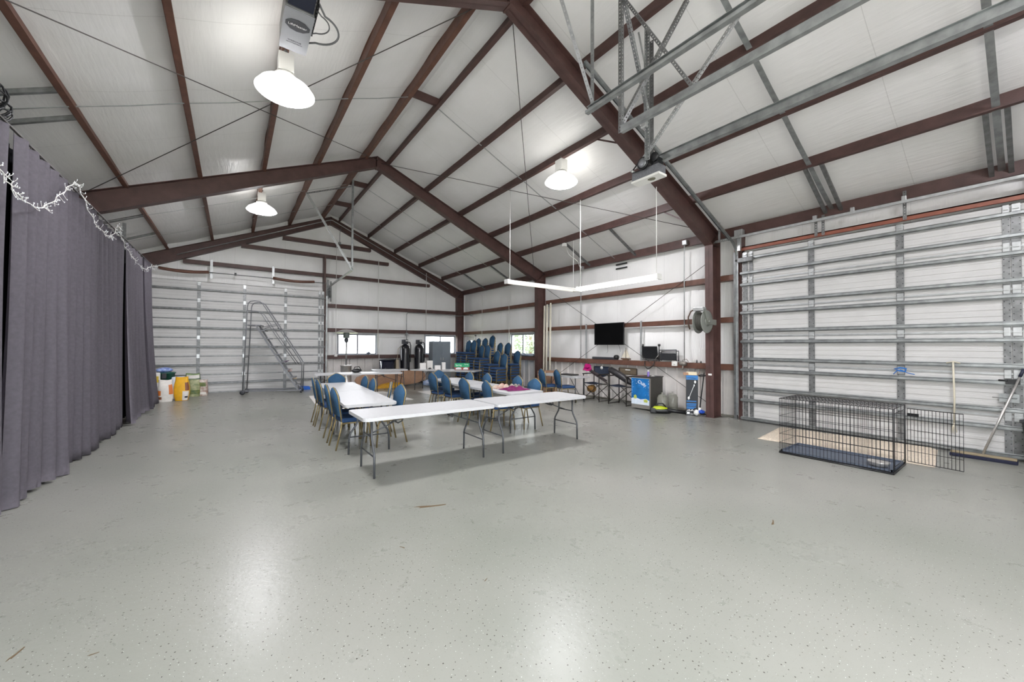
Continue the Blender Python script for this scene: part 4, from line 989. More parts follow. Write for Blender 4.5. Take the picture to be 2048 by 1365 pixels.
MB().prism([(1.95, 13.5), (1.8, 11.3), (4.35, 10.95), (4.25, 13.4)], 'Z', .001, .005).build('floor_sheet', mt, tag=('thin pale sheet on the floor under the long far table', 'mat', 'pale floor sheets'))
MB().prism([(5.2, 12.7), (5.2, 11.7), (6.6, 11.3), (6.8, 12.9)], 'Z', .001, .005).build('floor_sheet', mt, tag=('thin pale sheet on the floor under the carton table', 'mat', 'pale floor sheets'))

# patio heater
t = thing('patio_heater', 'stainless mushroom patio heater with round hood before the left window', 'heater', (3.4, 15.1, 0))
MB().lathe([(.2, 0), (.2, .04), (.185, .05), (.185, .82), (.21, .84), (.21, .86), (0, .87)], seg=28).build('tank_housing', chrome, t)
MB().tube([(0, 0, .86), (0, 0, 1.72)], .03, 14).build('pole', mat('grey_steel_pole', '#8f908e', .4, .4), t)
MB().lathe([(.04, 1.7), (.07, 1.74), (.07, 1.84), (.05, 1.86)], seg=16).build('valve', dark_p, t)
MB().lathe([(.09, 1.86), (.11, 1.88), (.11, 2.03), (.10, 2.06), (.05, 2.06)], seg=20).build('burner', mat('dark_mesh', '#7d8782', .5, .3), t)
MB().lathe([(0, 2.19), (.15, 2.17), (.3, 2.11), (.41, 2.055), (.415, 2.05), (.3, 2.095), (.15, 2.15), (0, 2.17)], seg=36).build('hood', chrome, t)

# water treatment tanks
def ptank(x, y, label):
    t = thing('filter_tank', label, 'tank', (x, y, 0), 0, 'tall filter tanks')
    b = mat('gloss_black_tank', '#15161c', .15, coat=.5)
    MB().lathe([(.21, 0), (.21, .06), (.2, .08), (.2, 1.46), (.18, 1.55), (.12, 1.62), (.06, 1.65), (0, 1.65)], seg=28).build('vessel', b, t)
    m = MB(); m.box(-.12, .1, -.12, .1, 1.66, 1.85, .02); m.lathe([(.06, 1.62), (.08, 1.66), (0, 1.67)], seg=14); m.build('control_head', dark_p, t)
    MB().box(-.02, .09, -.125, -.118, 1.78, 1.82).build('display', white_p, t)
    MB().tube([(.05, -.05, 1.74), (.2, -.03, 1.74), (.24, -.03, 1.6), (.24, .0, .9)], .02, 8).build('pipe', dark_p, t)
ptank(5.95, 15.95, 'tall glossy black filter tank, left of the pair'); ptank(6.58, 15.95, 'tall glossy black filter tank, right of the pair by the cabinet')
t = thing('brine_tank', 'short wide dark tank left of the tall filter tanks', 'tank', (5.2, 15.95, 0))
MB().lathe([(.31, 0), (.32, .02), (.32, 1.0), (0, 1.0)], seg=32).build('drum', mat('gloss_dark_drum', '#1a1c2b', .15, coat=.5), t)
MB().lathe([(.335, .99), (.335, 1.03), (.3, 1.045), (0, 1.05)], seg=32).build('lid', dark_p, t)
m = MB(); m.tube([(4.98, 16.35, 1.05), (4.98, 16.35, 1.95), (6.1, 16.35, 1.95)], .016, 8); m.build('water_pipe', white_p, tag=('white water pipe rising behind the dark tanks and turning right', 'pipe'))
m = MB(); m.box(5.5, 5.62, 15.75, 15.85, 0, 1.0, .01); m.tube([(5.56, 15.8, 1.0), (5.62, 15.85, 1.45), (5.75, 15.9, 1.58)], .012, 8); m.build('salt_tube', mat('beige_plastic', '#a79b86', .5), tag=('narrow beige column with hose between the dark tanks', 'pipe'))

# steel cabinet
t = thing('steel_cabinet', 'tall grey two-door steel cabinet in front of the right far window', 'cabinet', (7.65, 16.15, 0))
cb = mat('grey_blue_cabinet', '#8b949c', .4, .2, var=.1, scale=2)
MB().box(-.44, .44, -.23, .2, .0, 1.8, .004).build('body', cb, t)
for s in (-1, 1):
    d = MB().box(min(s*.005, s*.43), max(s*.005, s*.43), -.25, -.232, .05, 1.77, .004).build('door', cb, t)
    h = MB().box(s*.06-.012, s*.06+.012, -.275, -.25, .95, 1.07, .004).build('handle', chrome, d)

# items on sills
m = MB(); m.blob((4.6, 16.55, 1.27), .06, 1.5, .6, .8, .3, 2, 5); 
for k in range(6): m.tube([(4.6+.02*math.sin(k), 16.55, 1.28), (4.55+.03*k, 16.53, 1.36+.01*k)], .005, 4)
m.build('trinket', mat('slate_blue', '#4f5768', .6), tag=('small dark spiky object on the sill of the left far window', 'ornament'))
for i, (y, s, hh) in enumerate(((12.35, .16, .1), (12.0, .18, .07), (11.6, .2, .06))):
    m = MB(); m.blob((9.14, y, 1.23+hh/2), .1, .7, s*8, hh*5, .2, 2, i); m.build('sill_bundle', mat('slate_blue', '#4f5768', .6), tag=('dark bundle on the sill of the side window, %s from the left' % ORD[i], 'bundle', 'bundles on the side window sill'))

# ------------------------------------------------------------------ rolling ladder
t = thing('rolling_ladder', 'tall grey rolling warehouse ladder with handrails in front of the far overhead door', 'ladder', (.27, 14.95, 0), -.22)
lm = mat('grey_painted_tube', '#77787c', .4, .4)
y0, y1 = 0, .58
sx, sz = (.33, 2.24), (1.56, .08)
for y in (y0, y1):
    m = MB(); m.tube([(0, y, .08), (.08, y, 2.2), (.10, y, 2.83), (.12, y, 2.93), (.18, y, 3.0), (.28, y, 3.02), (.42, y, 3.01), (.50, y, 2.96), (.57, y, 2.84), (1.62, y, 1.05), (1.66, y, .98), (1.64, y, .06)], .016, 8); m.build('handrail', lm, t)
    m = MB(); m.tube([(.10, y, 2.70), (.36, y, 2.69), (.47, y, 2.62), (.92, y, 1.86), (1.5, y, .95)], .011, 8); m.build('midrail', lm, t)
    m = MB(); m.tube([(.48, y, 2.16), (.95, y, 2.30), (.95, y, 2.12)], .011, 6); m.build('rail_support', lm, t)
    m = MB(); m.bar((sx[0], y, sx[1]), (sz[0], y, sz[1]), .03, .05); m.build('stringer', lm, t)
    m = MB(); m.bar((0, y, .12), (1.64, y, .09), .03, .04); m.build('base_rail', lm, t)
m = MB(); m.box(.08, .46, y0, y1, 2.22, 2.25); m.build('platform', lm, t)
for k in range(8):
    f_ = (k+.7)/8.4; x = sx[0]+(sz[0]-sx[0])*f_; z = sx[1]+(sz[1]-sx[1])*f_
    MB().box(x-.02, x+.15, y0+.02, y1-.02, z-.014, z+.014).build('step', lm, t)
for z in (.12, 1.2): MB().tube([(.036*z, y0, z), (.036*z, y1, z)], .015, 6).build('rear_crossbar', lm, t)
for y in (y0, y1): MB().lathe([(.02, -.02), (.07, -.02), (.075, 0), (.07, .02), (.02, .02)], (0, y-.03 if y == y0 else y+.03, .075), 18, 'Y').build('wheel', dark_p, t)
for y in (y0, y1): MB().tube([(1.64, y, 0), (1.64, y, .08)], .028, 10).build('foot', dark_p, t)
LM = Matrix.Translation((.27, 14.95, 0))@Matrix.Rotation(-.22, 4, 'Z')
def lad(x, y, z): return tuple(LM@Vector((x, y, z)))
m = MB(); m.tube([lad(1.1+.13*math.cos(a/10*2*PI), .28+.13*math.sin(a/10*2*PI), 1.03+.04*math.cos(a/10*2*PI)) for a in range(10)], .015, 6, closed=True); m.build('coiled_cable', mat('purple_cord', '#5b4562', .5), tag=('coiled purple cord resting on a middle ladder step', 'cord'))
obox('paper_packet', lad(1.27, .28, 0)[0], lad(1.27, .28, 0)[1], .71, .1, .2, .08, 0, mat('red_paper', '#a8665c', .6, col2='#d9cfc4', scale=15), 'crumpled red and white packet on a lower ladder step', 'packet')
obox('paper_packet', lad(1.42, .28, 0)[0], lad(1.42, .28, 0)[1], .45, .1, .2, .05, 0, mat('tan_paper', '#b9a88d', .6), 'tan packet lying on the ladder step near the floor', 'packet')
t = thing('dustpan', 'bright blue lobby dustpan with a thin white handle beside the ladder', 'dustpan', (2.12, 15.6, 0))
MB().prism([(-.17, .0), (.17, 0), (.14, .11), (-.13, .13)], 'Y', -.12, .12).build('pan', mat('bright_blue_plastic', '#1561c4', .35), t)
MB().tube([(-.03, .1, .1), (-.05, .12, 1.05)], .012, 8).build('handle', white_p, t)

# ------------------------------------------------------------------ feed bags by the curtain end
def sack(x, y, w_, d, h, rz, m_, label, seed, bands=(), lean=0, z0=0, group='bags beside the curtain end'):
    t = thing('feed_bag', label, 'bag', (x, y, z0), rz, group)
    rn = random.Random(seed); p = [rn.uniform(0, 6) for _ in range(5)]
    def surf(o):
        def f(u, v):
            a = u*2*PI; zz = v; k = 1-.55*max(0, (v-.72)/.28)**1.2 if v > .72 else 1
            bulge = .86+.14*math.sin(PI*min(1, v*1.15))
            c_, s_ = math.cos(a), math.sin(a); c2 = abs(c_)**.6*(1 if c_ > 0 else -1); s2 = abs(s_)**.6*(1 if s_ > 0 else -1)
            return Vector((c2*w_/2*bulge*(1+.05*math.sin(5*v+p[0])+.04*math.sin(3*a+p[1]))+o*c2, s2*d/2*bulge*k*(1+.08*math.sin(6*v+p[2]))+o*s2+lean*v, .003+h*v*(1+.03*math.sin(a*2+p[3]))))
        return f
    m = MB(); m.grid(surf(0), 28, 14); m.grid(lambda u, v: surf(0)(u, 1)*1 if v > .5 else surf(0)(u, 1), 28, 1) if False else None
    top = [surf(0)(k/28, 1) for k in range(28)]; m._new(top, [tuple(range(28))])
    m.build('sack', m_, t)
    for u0, u1, v0, v1, bm_ in bands:
        b = MB(); f = surf(.003); b.grid(lambda u, v: f(u0+(u1-u0)*u, v0+(v1-v0)*v), 10, 6); b.build('printed_panel', bm_, t)
    return t
yel = mat('yellow_woven_bag', '#e6ac18', .5, var=.08, scale=12); wht = mat('white_woven_bag', '#dcd7d0', .5, var=.08, scale=14)
org = mat('orange_print', '#c9702f', .5); brn = mat('brown_print', '#7d4a2e', .5, var=.2, scale=14); olv = mat('olive_print', '#76793c', .5, col2='#3f5a34', scale=12); blu = mat('blue_print', '#2c5ba8', .5)
sack(-1.50, 14.35, .34, .22, .6, .15, wht, 'white feed bag with orange print nearest the curtain', 1, ((.52, .72, .55, .9, wht), (.55, .68, .3, .52, org), (.78, .9, .35, .8, org), (.52, .7, .12, .24, brn)), .03)
sack(-1.16, 14.42, .34, .22, .66, -.1, yel, 'bright yellow feed bag with a white lower corner', 2, ((.76, .95, .02, .42, wht), (.8, .97, .45, .8, brn), (.8, .92, .12, .2, text_k)), .0)
sack(-.95, 15.35, .3, .22, .5, .1, mat('pale_green_bag', '#b9b58f', .5, col2='#6b7a4c', scale=9), 'pale green patterned bag behind the yellow one', 3, ((.6, .9, .15, .4, olv),), 0)
sack(-.74, 15.42, .26, .2, .5, -.1, mat('brown_white_bag', '#8d6652', .5, col2='#d8cfc6', scale=11), 'brown and white patterned bag at the right end of the bag group', 4, ((.6, .85, .6, .85, olv), (.62, .85, .1, .25, wht)), 0)
sack(-1.3, 15.1, .34, .3, .62, 0, mat('blue_white_bag', '#e4e8ee', .4), 'white and blue bag standing behind the yellow bag', 5, ((.72, .98, .5, .95, blu),), 0)
sack(-1.0, 15.75, .4, .26, .68, 0, mat('dark_mixed_bag', '#43514f', .5, col2='#8aa06a', scale=9), 'dark green and multicoloured bag at the back of the group', 6, ((.6, .9, .8, .95, wht),), 0)
t = thing('green_bin', 'dark green tapered bin holding a blue pack, behind the feed bags', 'bin', (-1.60, 15.2, 0))
MB().lathe([(.17, 0), (.22, .74), (.24, .74), (.24, .77), (.2, .77), (.19, .7), (0, .7)], seg=24).build('bucket', mat('dark_green_plastic', '#1d5c4b', .4), t)
m = MB(); m.box(-.05, .05, -.26, -.2, .6, .76, .01); m.build('bin_handle', dark_p, t)
m = MB(); m.blob((-1.62, 15.2, .84), .13, 1.5, 1.0, .6, .1, 3, 5); m.build('blue_pack', mat('blue_film_pack', '#3c5fb8', .3, col2='#aebfe6', scale=14), tag=('glossy blue and white pack lying in the green bin', 'pack'))
t = thing('white_jug', 'white plastic jug with a yellow label by the curtain edge', 'jug', (-1.80, 15.0, .0), 0)
MB().box(-.12, .12, -.08, .08, 0, .78, .03).build('jug_body', white_p, t); MB().box(-.09, .09, -.084, -.08, .5, .68).build('label_panel', mat('yellow_label', '#d8b93c', .5), t)

# ------------------------------------------------------------------ television wall
t = thing('television', 'large black flat television mounted on the right wall', 'television', (8.98, 7.47, 1.64), 0, None, False)
MB().box(8.93, 8.98, 6.93, 8.01, 1.64, 2.285, .006).build('bezel', black_p, t)
MB().box(8.927, 8.931, 6.942, 7.998, 1.655, 2.273).build('screen', mat('black_screen', '#020203', .5, spec=.1), t)
m = MB(); m.box(8.98, 9.05, 7.3, 7.6, 1.9, 2.05); m.box(9.03, 9.06, 7.2, 7.75, 1.75, 2.2); m.build('wall_mount', galv_d, t)
m = MB(); m.tube([(9.0, 7.55, 1.64), (9.02, 7.56, 1.45), (9.02, 7.6, 1.4)], .004, 5); m.tube([(9.0, 7.15, 1.64), (9.03, 7.1, 1.45)], .004, 5); m.build('cord', black_p, t)
t = thing('soundbar', 'long black soundbar lying on the lower girt under the television', 'speaker', (9.12, 7.75, 1.204), 0, None, False)
MB().box(9.06, 9.16, 7.28, 8.22, 1.206, 1.275, .012).build('bar_body', dark_p, t)
MB().lathe([(0, -.05), (.065, -.05), (.07, 0), (.065, .05), (0, .05)], (9.11, 7.32, 1.277), 18, 'Y').build('end_speaker', black_p, t)
t = thing('model_sailboat', 'small wooden model sailboat standing on the girt right of the television', 'ornament', (9.12, 6.98, 1.204), 0, None, False)
wd = mat('dark_wood', '#5d4632', .5, var=.2, scale=12); sail = mat('cream_sail', '#d8d0bd', .7)
MB().prism([(6.84, 1.225), (7.13, 1.225), (7.16, 1.26), (6.83, 1.25)], 'X', 9.09, 9.14).build('hull', wd, t)
MB().box(9.08, 9.15, 6.9, 7.08, 1.206, 1.226).build('stand', wd, t)
MB().tube([(9.115, 6.99, 1.25), (9.115, 6.99, 1.56)], .005, 6).build('mast', wd, t)
MB().prism([(6.975, 1.27), (6.85, 1.28), (6.975, 1.54)], 'X', 9.112, 9.117).build('sail', sail, t)
MB().prism([(7.005, 1.27), (7.13, 1.29), (7.005, 1.5)], 'X', 9.112, 9.117).build('sail', sail, t)
blkf = mat('black_canvas', '#26272a', .8, var=.15, scale=20)
t = thing('folded_camp_chair', 'folded black canvas camp chair on the girt, left and taller one with curved arms', 'folding chair', (9.14, 6.17, 1.204), 0, 'folded chairs on the girt')
m = MB(); m.grid(lambda u, v: Vector((-.06+.02*math.sin(PI*u)*math.sin(PI*v)-.02*math.sin(6*u)*v*0, .24-.48*u+.03*v, .06+.34*v)), 12, 8); bmesh.ops.solidify(m.bm, geom=list(m.bm.faces), thickness=.012); m.build('canvas', blkf, t)
m = MB(); m.tube([(-.05, .28, .02), (-.05, .25, .43)], .012, 8); m.tube([(-.05, -.25, .02), (-.05, -.26, .46)], .012, 8); m.tube([(-.05, .28, .03), (-.05, -.26, .03)], .012, 8); m.build('frame', black_p, t)
for s in (.25, -.26): MB().lathe([(.0, -.03), (.03, -.03), (.035, 0), (.03, .03), (0, .03)], (-.05, s, .43), 12, 'Z').build('arm_pad', black_p, t)
MB().tube([(-.07, -.15, .02), (-.09, -.2, .1), (-.08, -.27, .18)], .008, 6).build('chrome_link', chrome, t)
t = thing('folded_camp_chair', 'folded black camp chair with square frame on the girt, right and lower one', 'folding chair', (9.14, 5.66, 1.204), 0, 'folded chairs on the girt')
MB().box(-.06, -.02, -.22, .22, .04, .22, .01).build('canvas', blkf, t)
m = MB(); m.tube([(-.06, .24, .012), (-.06, .24, .30), (-.06, -.24, .31), (-.06, -.24, .012)], .012, 8); m.tube([(-.02, .2, .02), (-.02, .2, .27), (-.02, -.28, .28), (-.02, -.28, .02)], .012, 8); m.tube([(-.07, .24, .24), (-.07, -.24, .24)], .009, 6); m.build('frame', dark_p, t)
m = MB(); m.tube([(9.03, 6.3, 1.2), (8.99, 6.28, 1.08), (8.99, 6.2, 1.0), (8.99, 6.12, 1.02), (8.99, 6.02, 1.1), (9.03, 6.0, 1.2)], .012, 8); m.build('hanging_strap', black_p, tag=('black strap hanging in a loop below the folded chairs', 'strap'))
m = MB(); m.box(9.0, 9.048, 5.36, 5.50, 1.11, 1.23, .006); m.lathe([(0, -.012), (.028, -.012), (.028, 0), (0, 0)], (8.998, 5.43, 1.17), 14, 'X'); m.build('outlet_box', white_p, tag=('white outlet box with round socket on the lower girt', 'outlet'))
m = MB(); m.lathe([(0, -.08), (.05, -.08), (.06, -.03), (.045, .03), (.045, .08), (0, .08)], (9.0, 5.2, 1.18), 14, 'Y'); m.tube([(9.0, 5.2, 1.22), (9.0, 5.2, 1.27), (9.0, 5.1, 1.29), (9.0, 5.05, 1.22)], .008, 6); m.tube([(9.0, 5.2, 1.13), (9.0, 5.2, 1.02)], .015, 8); m.build('pipe_fitting', mat('cast_metal', '#8d8780', .5, .4), tag=('cast metal pipe fitting with a looped wire on the lower girt', 'fitting'))
for i, (y, h_) in enumerate(((4.98, .07), (4.9, .06), (4.8, .03))): MB().lathe([(.02, 0), (.02, h_), (.012, h_+.02), (0, h_+.02)], (9.1, y, 1.204), 12).build('small_jar', galv_d if i else white_p, tag=('small jar on the lower girt near the post, %s from the left' % ORD[i], 'jar', 'jars on the lower girt'))

# director chairs
dk = mat('dark_bronze_frame', '#3a3632', .4, .4)
def director(y0_, y1_, x0_, seatm, backm, label, tag_):
    t = thing('director_chair', label, 'chair', ((x0_+.25), (y0_+y1_)/2, 0), 0, 'camp director chairs by the wall', False)
    x1_ = x0_+.46
    for y in (y0_, y1_):
        for x in (x0_, x1_): MB().tube([(x, y, 0), (x, y, .78 if x == x0_ else .98)], .015, 6).build('leg', dk, t)
        m = MB(); m.tube([(x0_, y, .02), (x1_, y, .02)], .013, 6); m.tube([(x0_, y, .5), (x1_, y, .5)], .013, 6); m.build('side_rail', dk, t)
        MB().box(x0_-.03, x1_-.04, y-.025, y+.025, .77, .80, .008).build('armrest', dk, t)
    for x in (x0_, x1_):
        m = MB(); m.tube([(x, y0_, .05), (x, y1_, .5)], .011, 6); m.tube([(x, y1_, .05), (x, y0_, .5)], .011, 6); m.build('cross_brace', dk, t)
    m = MB(); m.grid(lambda u, v: Vector((x0_+.46*u, y0_+(y1_-y0_)*v, .52-.03*math.sin(PI*v))), 6, 8); bmesh.ops.solidify(m.bm, geom=list(m.bm.faces), thickness=.006); m.build('seat', seatm, t)
    m = MB(); n_ = 10
    m.grid(lambda u, v: Vector((x1_+.02*math.sin(PI*u), y0_+(y1_-y0_)*u, .80+.2*v-(0 if tag_ else .12)*math.sin(PI*u)*(1-v))), n_, 4); bmesh.ops.solidify(m.bm, geom=list(m.bm.faces), thickness=.006); b = sub(m.build('backrest', backm, t))
    if tag_: MB().box(x1_-.008, x1_-.002, (y0_+y1_)/2-.08, (y0_+y1_)/2+.08, .93, .955).build('white_tag', white_p, b)
    else: MB().lathe([(0, -.004), (.05, -.004), (.05, 0), (0, 0)], (x1_-.004, (y0_+y1_)/2, .955), 20, 'X').build('round_patch', white_p, b)
    return t
gry = mat('slate_canvas', '#4a5468', .85, var=.1, scale=30)
director(7.42, 8.02, 8.47, gry, gry, 'folding director chair with slate blue back, nearer the wall-side table', False)
director(6.48, 7.08, 8.47, gry, mat('tan_canvas', '#8e7f6c', .85, var=.1, scale=20), 'folding director chair with tan back, next to the small refrigerator', True)
m = MB(); m.tube([(8.55, 7.14, .98), (8.56, 7.08, .95), (8.58, 6.8, .82), (8.6, 6.5, .66), (8.6, 6.33, .57)], [.03, .085, .095, .085, .03], 14); m.build('rolled_bag', mat('black_nylon', '#2a282b', .4, var=.3, scale=14, bump=.004, bscale=14), tag=('long black nylon bag lying slanted across the tan-backed chair', 'bag'))
m = MB(); m.tube([(8.42, 7.72, .9), (8.5, 7.5, .78), (8.56, 7.22, .62)], [.04, .045, .02], 10); m.tube([(8.42, 7.66, .83), (8.56, 7.2, .56)], .015, 8); m.build('folded_umbrella', mat('dark_brown_fabric', '#33292a', .6, var=.2, scale=20), tag=('dark folded umbrella slanting down from the pink bow', 'umbrella'))
m = MB(); rn = random.Random(5)
for k in range(22):
    a = rn.uniform(0, 2*PI); e = rn.uniform(-.6, 1.2); d = Vector((math.cos(a)*math.cos(e), math.sin(a)*math.cos(e), math.sin(e)))
    c0 = Vector((8.4, 7.8, .95)); s_ = d.cross(Vector((0, 0, 1))).normalized()
    P = [c0+d*(.13*math.sin(PI*j/8))*1+s_*(.06*math.sin(2*PI*j/8)) for j in range(9)]
    for p, q in zip(P, P[1:]): m._new([p-Vector((0, 0, .022)), q-Vector((0, 0, .022)), q+Vector((0, 0, .022)), p+Vector((0, 0, .022))], [(0, 1, 2, 3)], True)
bmesh.ops.solidify(m.bm, geom=list(m.bm.faces), thickness=.002)
m.build('gift_bow', mat('hot_pink_ribbon', '#e8309a', .4), tag=('large hot pink ribbon bow on the arm of the slate-backed chair', 'bow'))
m = MB(); m.blob((8.6, 7.82, .25+.1), .12, 1, 1.2, .9, .15, 3, 3); m.build('woven_basket', mat('golden_brown_weave', '#8b6534', .8, var=.35, scale=16), tag=('golden brown bundle tucked under the slate-backed chair', 'bundle'))

# refrigerator
t = thing('small_refrigerator', 'small dark refrigerator with a snowy blue printed door', 'refrigerator', (8.63, 5.96, 0), 0, None, False)
fr = mat('charcoal_fridge', '#4a4844', .4, .3, var=.08, scale=6)
MB().box(8.40, 8.91, 5.69, 6.23, .02, .83, .006).build('body', fr, t)
MB().box(8.39, 8.93, 5.68, 6.24, .815, .838, .003).build('top_panel', mat('speckled_top', '#3c3a3a', .5), t)
d = sub(MB().box(8.35, 8.395, 5.69, 6.23, .03, .8, .008).build('door', mat('silver_fridge_door', '#a5a09a', .35, .5), t))
art = mat('blue_winter_print', '#1a6cae', .4, var=.25, scale=6)
MB().box(8.345, 8.351, 5.70, 6.225, .13, .79).build('winter_print', art, d)
MB().prism([(5.70, .13), (6.225, .13), (6.225, .27), (6.1, .30), (5.95, .26), (5.8, .29), (5.70, .25)], 'X', 8.342, 8.346).build('snow_bank', mat('snow_print', '#dfe9f5', .5, var=.06, scale=20), d)
m = MB(); rn = random.Random(2)
for k in range(34):
    y = rn.choice((5.72, 6.20, rn.uniform(5.72, 6.2))); z = rn.uniform(.34, .77); m.box(8.342, 8.346, y-.004, y+.004, z-.004, z+.004)
m.build('snowflakes', text_w, d, kind='stuff')
MB().box(8.340, 8.346, 5.85, 6.02, .145, .163).build('caption_strip', text_w, d)
MB().prism([(5.75, .2), (5.84, .2), (5.86, .25), (5.8, .28), (5.74, .25)], 'X', 8.339, 8.343).build('green_parcel', mat('lime_print', '#b9c25a', .5), d)
MB().prism([(6.07, .27), (6.14, .27), (6.15, .34), (6.1, .37), (6.06, .33)], 'X', 8.339, 8.343).build('green_parcel', mat('lime_print', '#b9c25a', .5), d)
text('Chilly', .115, text_w, 'script_lettering', d, frame_mx((8.343, 5.915, .665), (0, -1, -.45), (0, -.3, 1)), shear=.2)
t = thing('purple_bottle', 'purple spray bottle with white cap on top of the refrigerator', 'bottle', (8.5, 5.83, .839))
MB().lathe([(.028, 0), (.03, .01), (.03, .1), (.018, .125), (0, .125)], seg=16).build('bottle_body', mat('violet_liquid', '#7f6bb5', .2), t)
MB().lathe([(.018, .12), (.018, .155), (0, .157)], seg=12).build('cap', white_p, t)
m = MB(); m.grid(lambda u, v: Vector((8.55+.14*u, 5.72+.1*v, .842+.03*math.sin(4*u)*math.sin(3*v))), 8, 8); bmesh.ops.solidify(m.bm, geom=list(m.bm.faces), thickness=.004); m.build('crumpled_paper', white_p, tag=('crumpled white paper on top of the refrigerator beside the bottle', 'paper'))
obox('flat_tray', 8.5, 6.05, .839, .14, .2, .012, .3, mat('reddish_tray', '#7a5552', .5), 'thin reddish tray lying on top of the refrigerator', 'tray')

gl = bpy.data.materials.new('dull_glass'); gl.use_nodes = True; gb = gl.node_tree.nodes['Principled BSDF']; gb.inputs['Base Color'].default_value = srgb('#a3a398'); gb.inputs['Alpha'].default_value = .35; gb.inputs['Roughness'].default_value = .12
for i, (x, y, w_) in enumerate(((8.62, 5.52, 'nearer the refrigerator'), (8.98, 5.46, 'nearer the wall'))):
    t = thing('drink_dispenser', 'large glass drink dispenser jar on the floor, '+w_, 'jar', (x, y, 0), 0, 'glass drink dispensers')
    MB().lathe([(0, .004), (.12, .004), (.125, .02), (.125, .33), (.105, .37), (.09, .38), (.086, .37), (.1, .36), (.12, .33), (.12, .025), (0, .015)], seg=28).build('jar_body', gl, t)
    MB().lathe([(.1, .378), (.1, .39), (.06, .41), (.02, .42), (.02, .44), (.03, .45), (.02, .465), (0, .465)], seg=20).build('jar_lid', gl, t)
# leaf blower
t = thing('leaf_blower', 'lime green and black leaf blower lying on the floor', 'leaf blower', (8.25, 5.3, 0), -.85, None)
lime = mat('lime_plastic', '#b9c81f', .4)
m = MB(); m.tube([(-.2, 0, .115), (-.15, 0, .125), (0, 0, .125), (.12, 0, .11)], [.03, .06, .06, .045], 16); m.build('motor_body', lime, t)
m = MB(); m.tube([(-.22, 0, .075), (-.1, 0, .075), (.1, 0, .075), (.2, 0, .07)], [.05, .07, .068, .05], 16); m.build('lower_body', black_p, t)
m = MB(); m.tube([(.1, 0, .09), (.3, 0, .075), (.55, 0, .055)], [.055, .045, .05], 14); m.build('nozzle', black_p, t)
m = MB(); m.tube([(-.15, 0, .17), (-.1, 0, .235), (.02, 0, .25), (.1, 0, .16)], .016, 8); m.build('handle', black_p, t)
MB().box(-.26, -.12, -.06, .06, .02, .14, .02).build('battery', black_p, t)
m = MB(); m.tube([(8.38, 5.45, .02), (8.3, 5.42, .06), (8.22, 5.36, .09), (8.1, 5.4, .05), (8.18, 5.5, .02)], .012, 8); m.build('black_hose', black_p, tag=('short black hose curling on the floor by the leaf blower', 'hose'))
# power cord down the wall
cable([(9.12, 4.95, 1.05), (9.1, 5.0, .6), (8.95, 5.1, .05)], .006, 'black power cord hanging from the lower girt to the floor by the tall box', 'power_cord', black_p, 'cord')

# tall box
t = thing('tall_carton', 'tall open black and blue printed carton standing by the post', 'box', (8.69, 4.80, 0), math.atan2(-.212, .137))
w2, d2 = .125, .06       # local x along the front, front face at y=-d2
bk = mat('black_blue_carton', '#12151b', .5)
MB().box(-w2, w2, -d2, d2, 0, .93, .002).build('carton_body', mat('carton_side', '#8f8473', .6, var=.12, scale=10), t)
pf = MB().box(-w2, w2, -d2-.003, -d2+.001, 0, .93).build('printed_front', bk, t)
bl = mat('blue_carton_print', '#1f73b8', .5)
MB().box(-w2, w2, -d2-.0045, -d2-.002, .83, .93).build('blue_band', bl, pf)
m = MB()
for z, a, b in ((.33, -.115, .09), (.27, -.115, .09), (.235, -.115, .085), (.195, -.115, .08), (.165, -.115, .04)): m.box(a, b, -d2-.0045, -d2-.002, z-.012, z+.012)
m.build('text_band', bl, pf)
m = MB(); m.bar((-.06, -d2-.005, .42), (.05, -d2-.005, .72), .008, .01, (0, 1, 0)); m.blob((-.07, -d2-.003, .4), .03, .8, .15, 1.2, .1, 2); m.blob((.065, -d2-.003, .78), .03, .8, .15, 1.1, .1, 2); m.blob((.045, -d2-.003, .70), .018, .8, .2, 1.4, .1, 2); m.build('printed_picture', text_w, pf)
m = MB(); m.box(-.12, -.05, -d2-.0045, -d2-.002, .03, .08); m.box(-.12, .08, -d2-.0045, -d2-.002, .855, .875); 
for k in range(6): m.box(-.03+.02*k, -.018+.02*k, -d2-.0045, -d2-.002, .025, .045)
for k in range(7): m.box(-.11+.022*k, -.097+.022*k, -d2-.0045, -d2-.002, .105, .12+.012*(k % 3))
m.build('white_marks', text_w, pf)
for p, q in (((w2, 0, .93), (w2+.05, 0, 1.02)), ((-w2, 0, .93), (-w2-.005, .02, .99))):
    m = MB(); m.bar(p, q, d2*1.9, .004, (0, 0, 1)); m.build('flap', card, t)
m = MB(); m.bar((0, d2, .93), (0, d2+.05, 1.0), w2*1.8, .004, (0, 0, 1)); m.build('flap', mat('cream_flap', '#d9cdb0', .7), t)

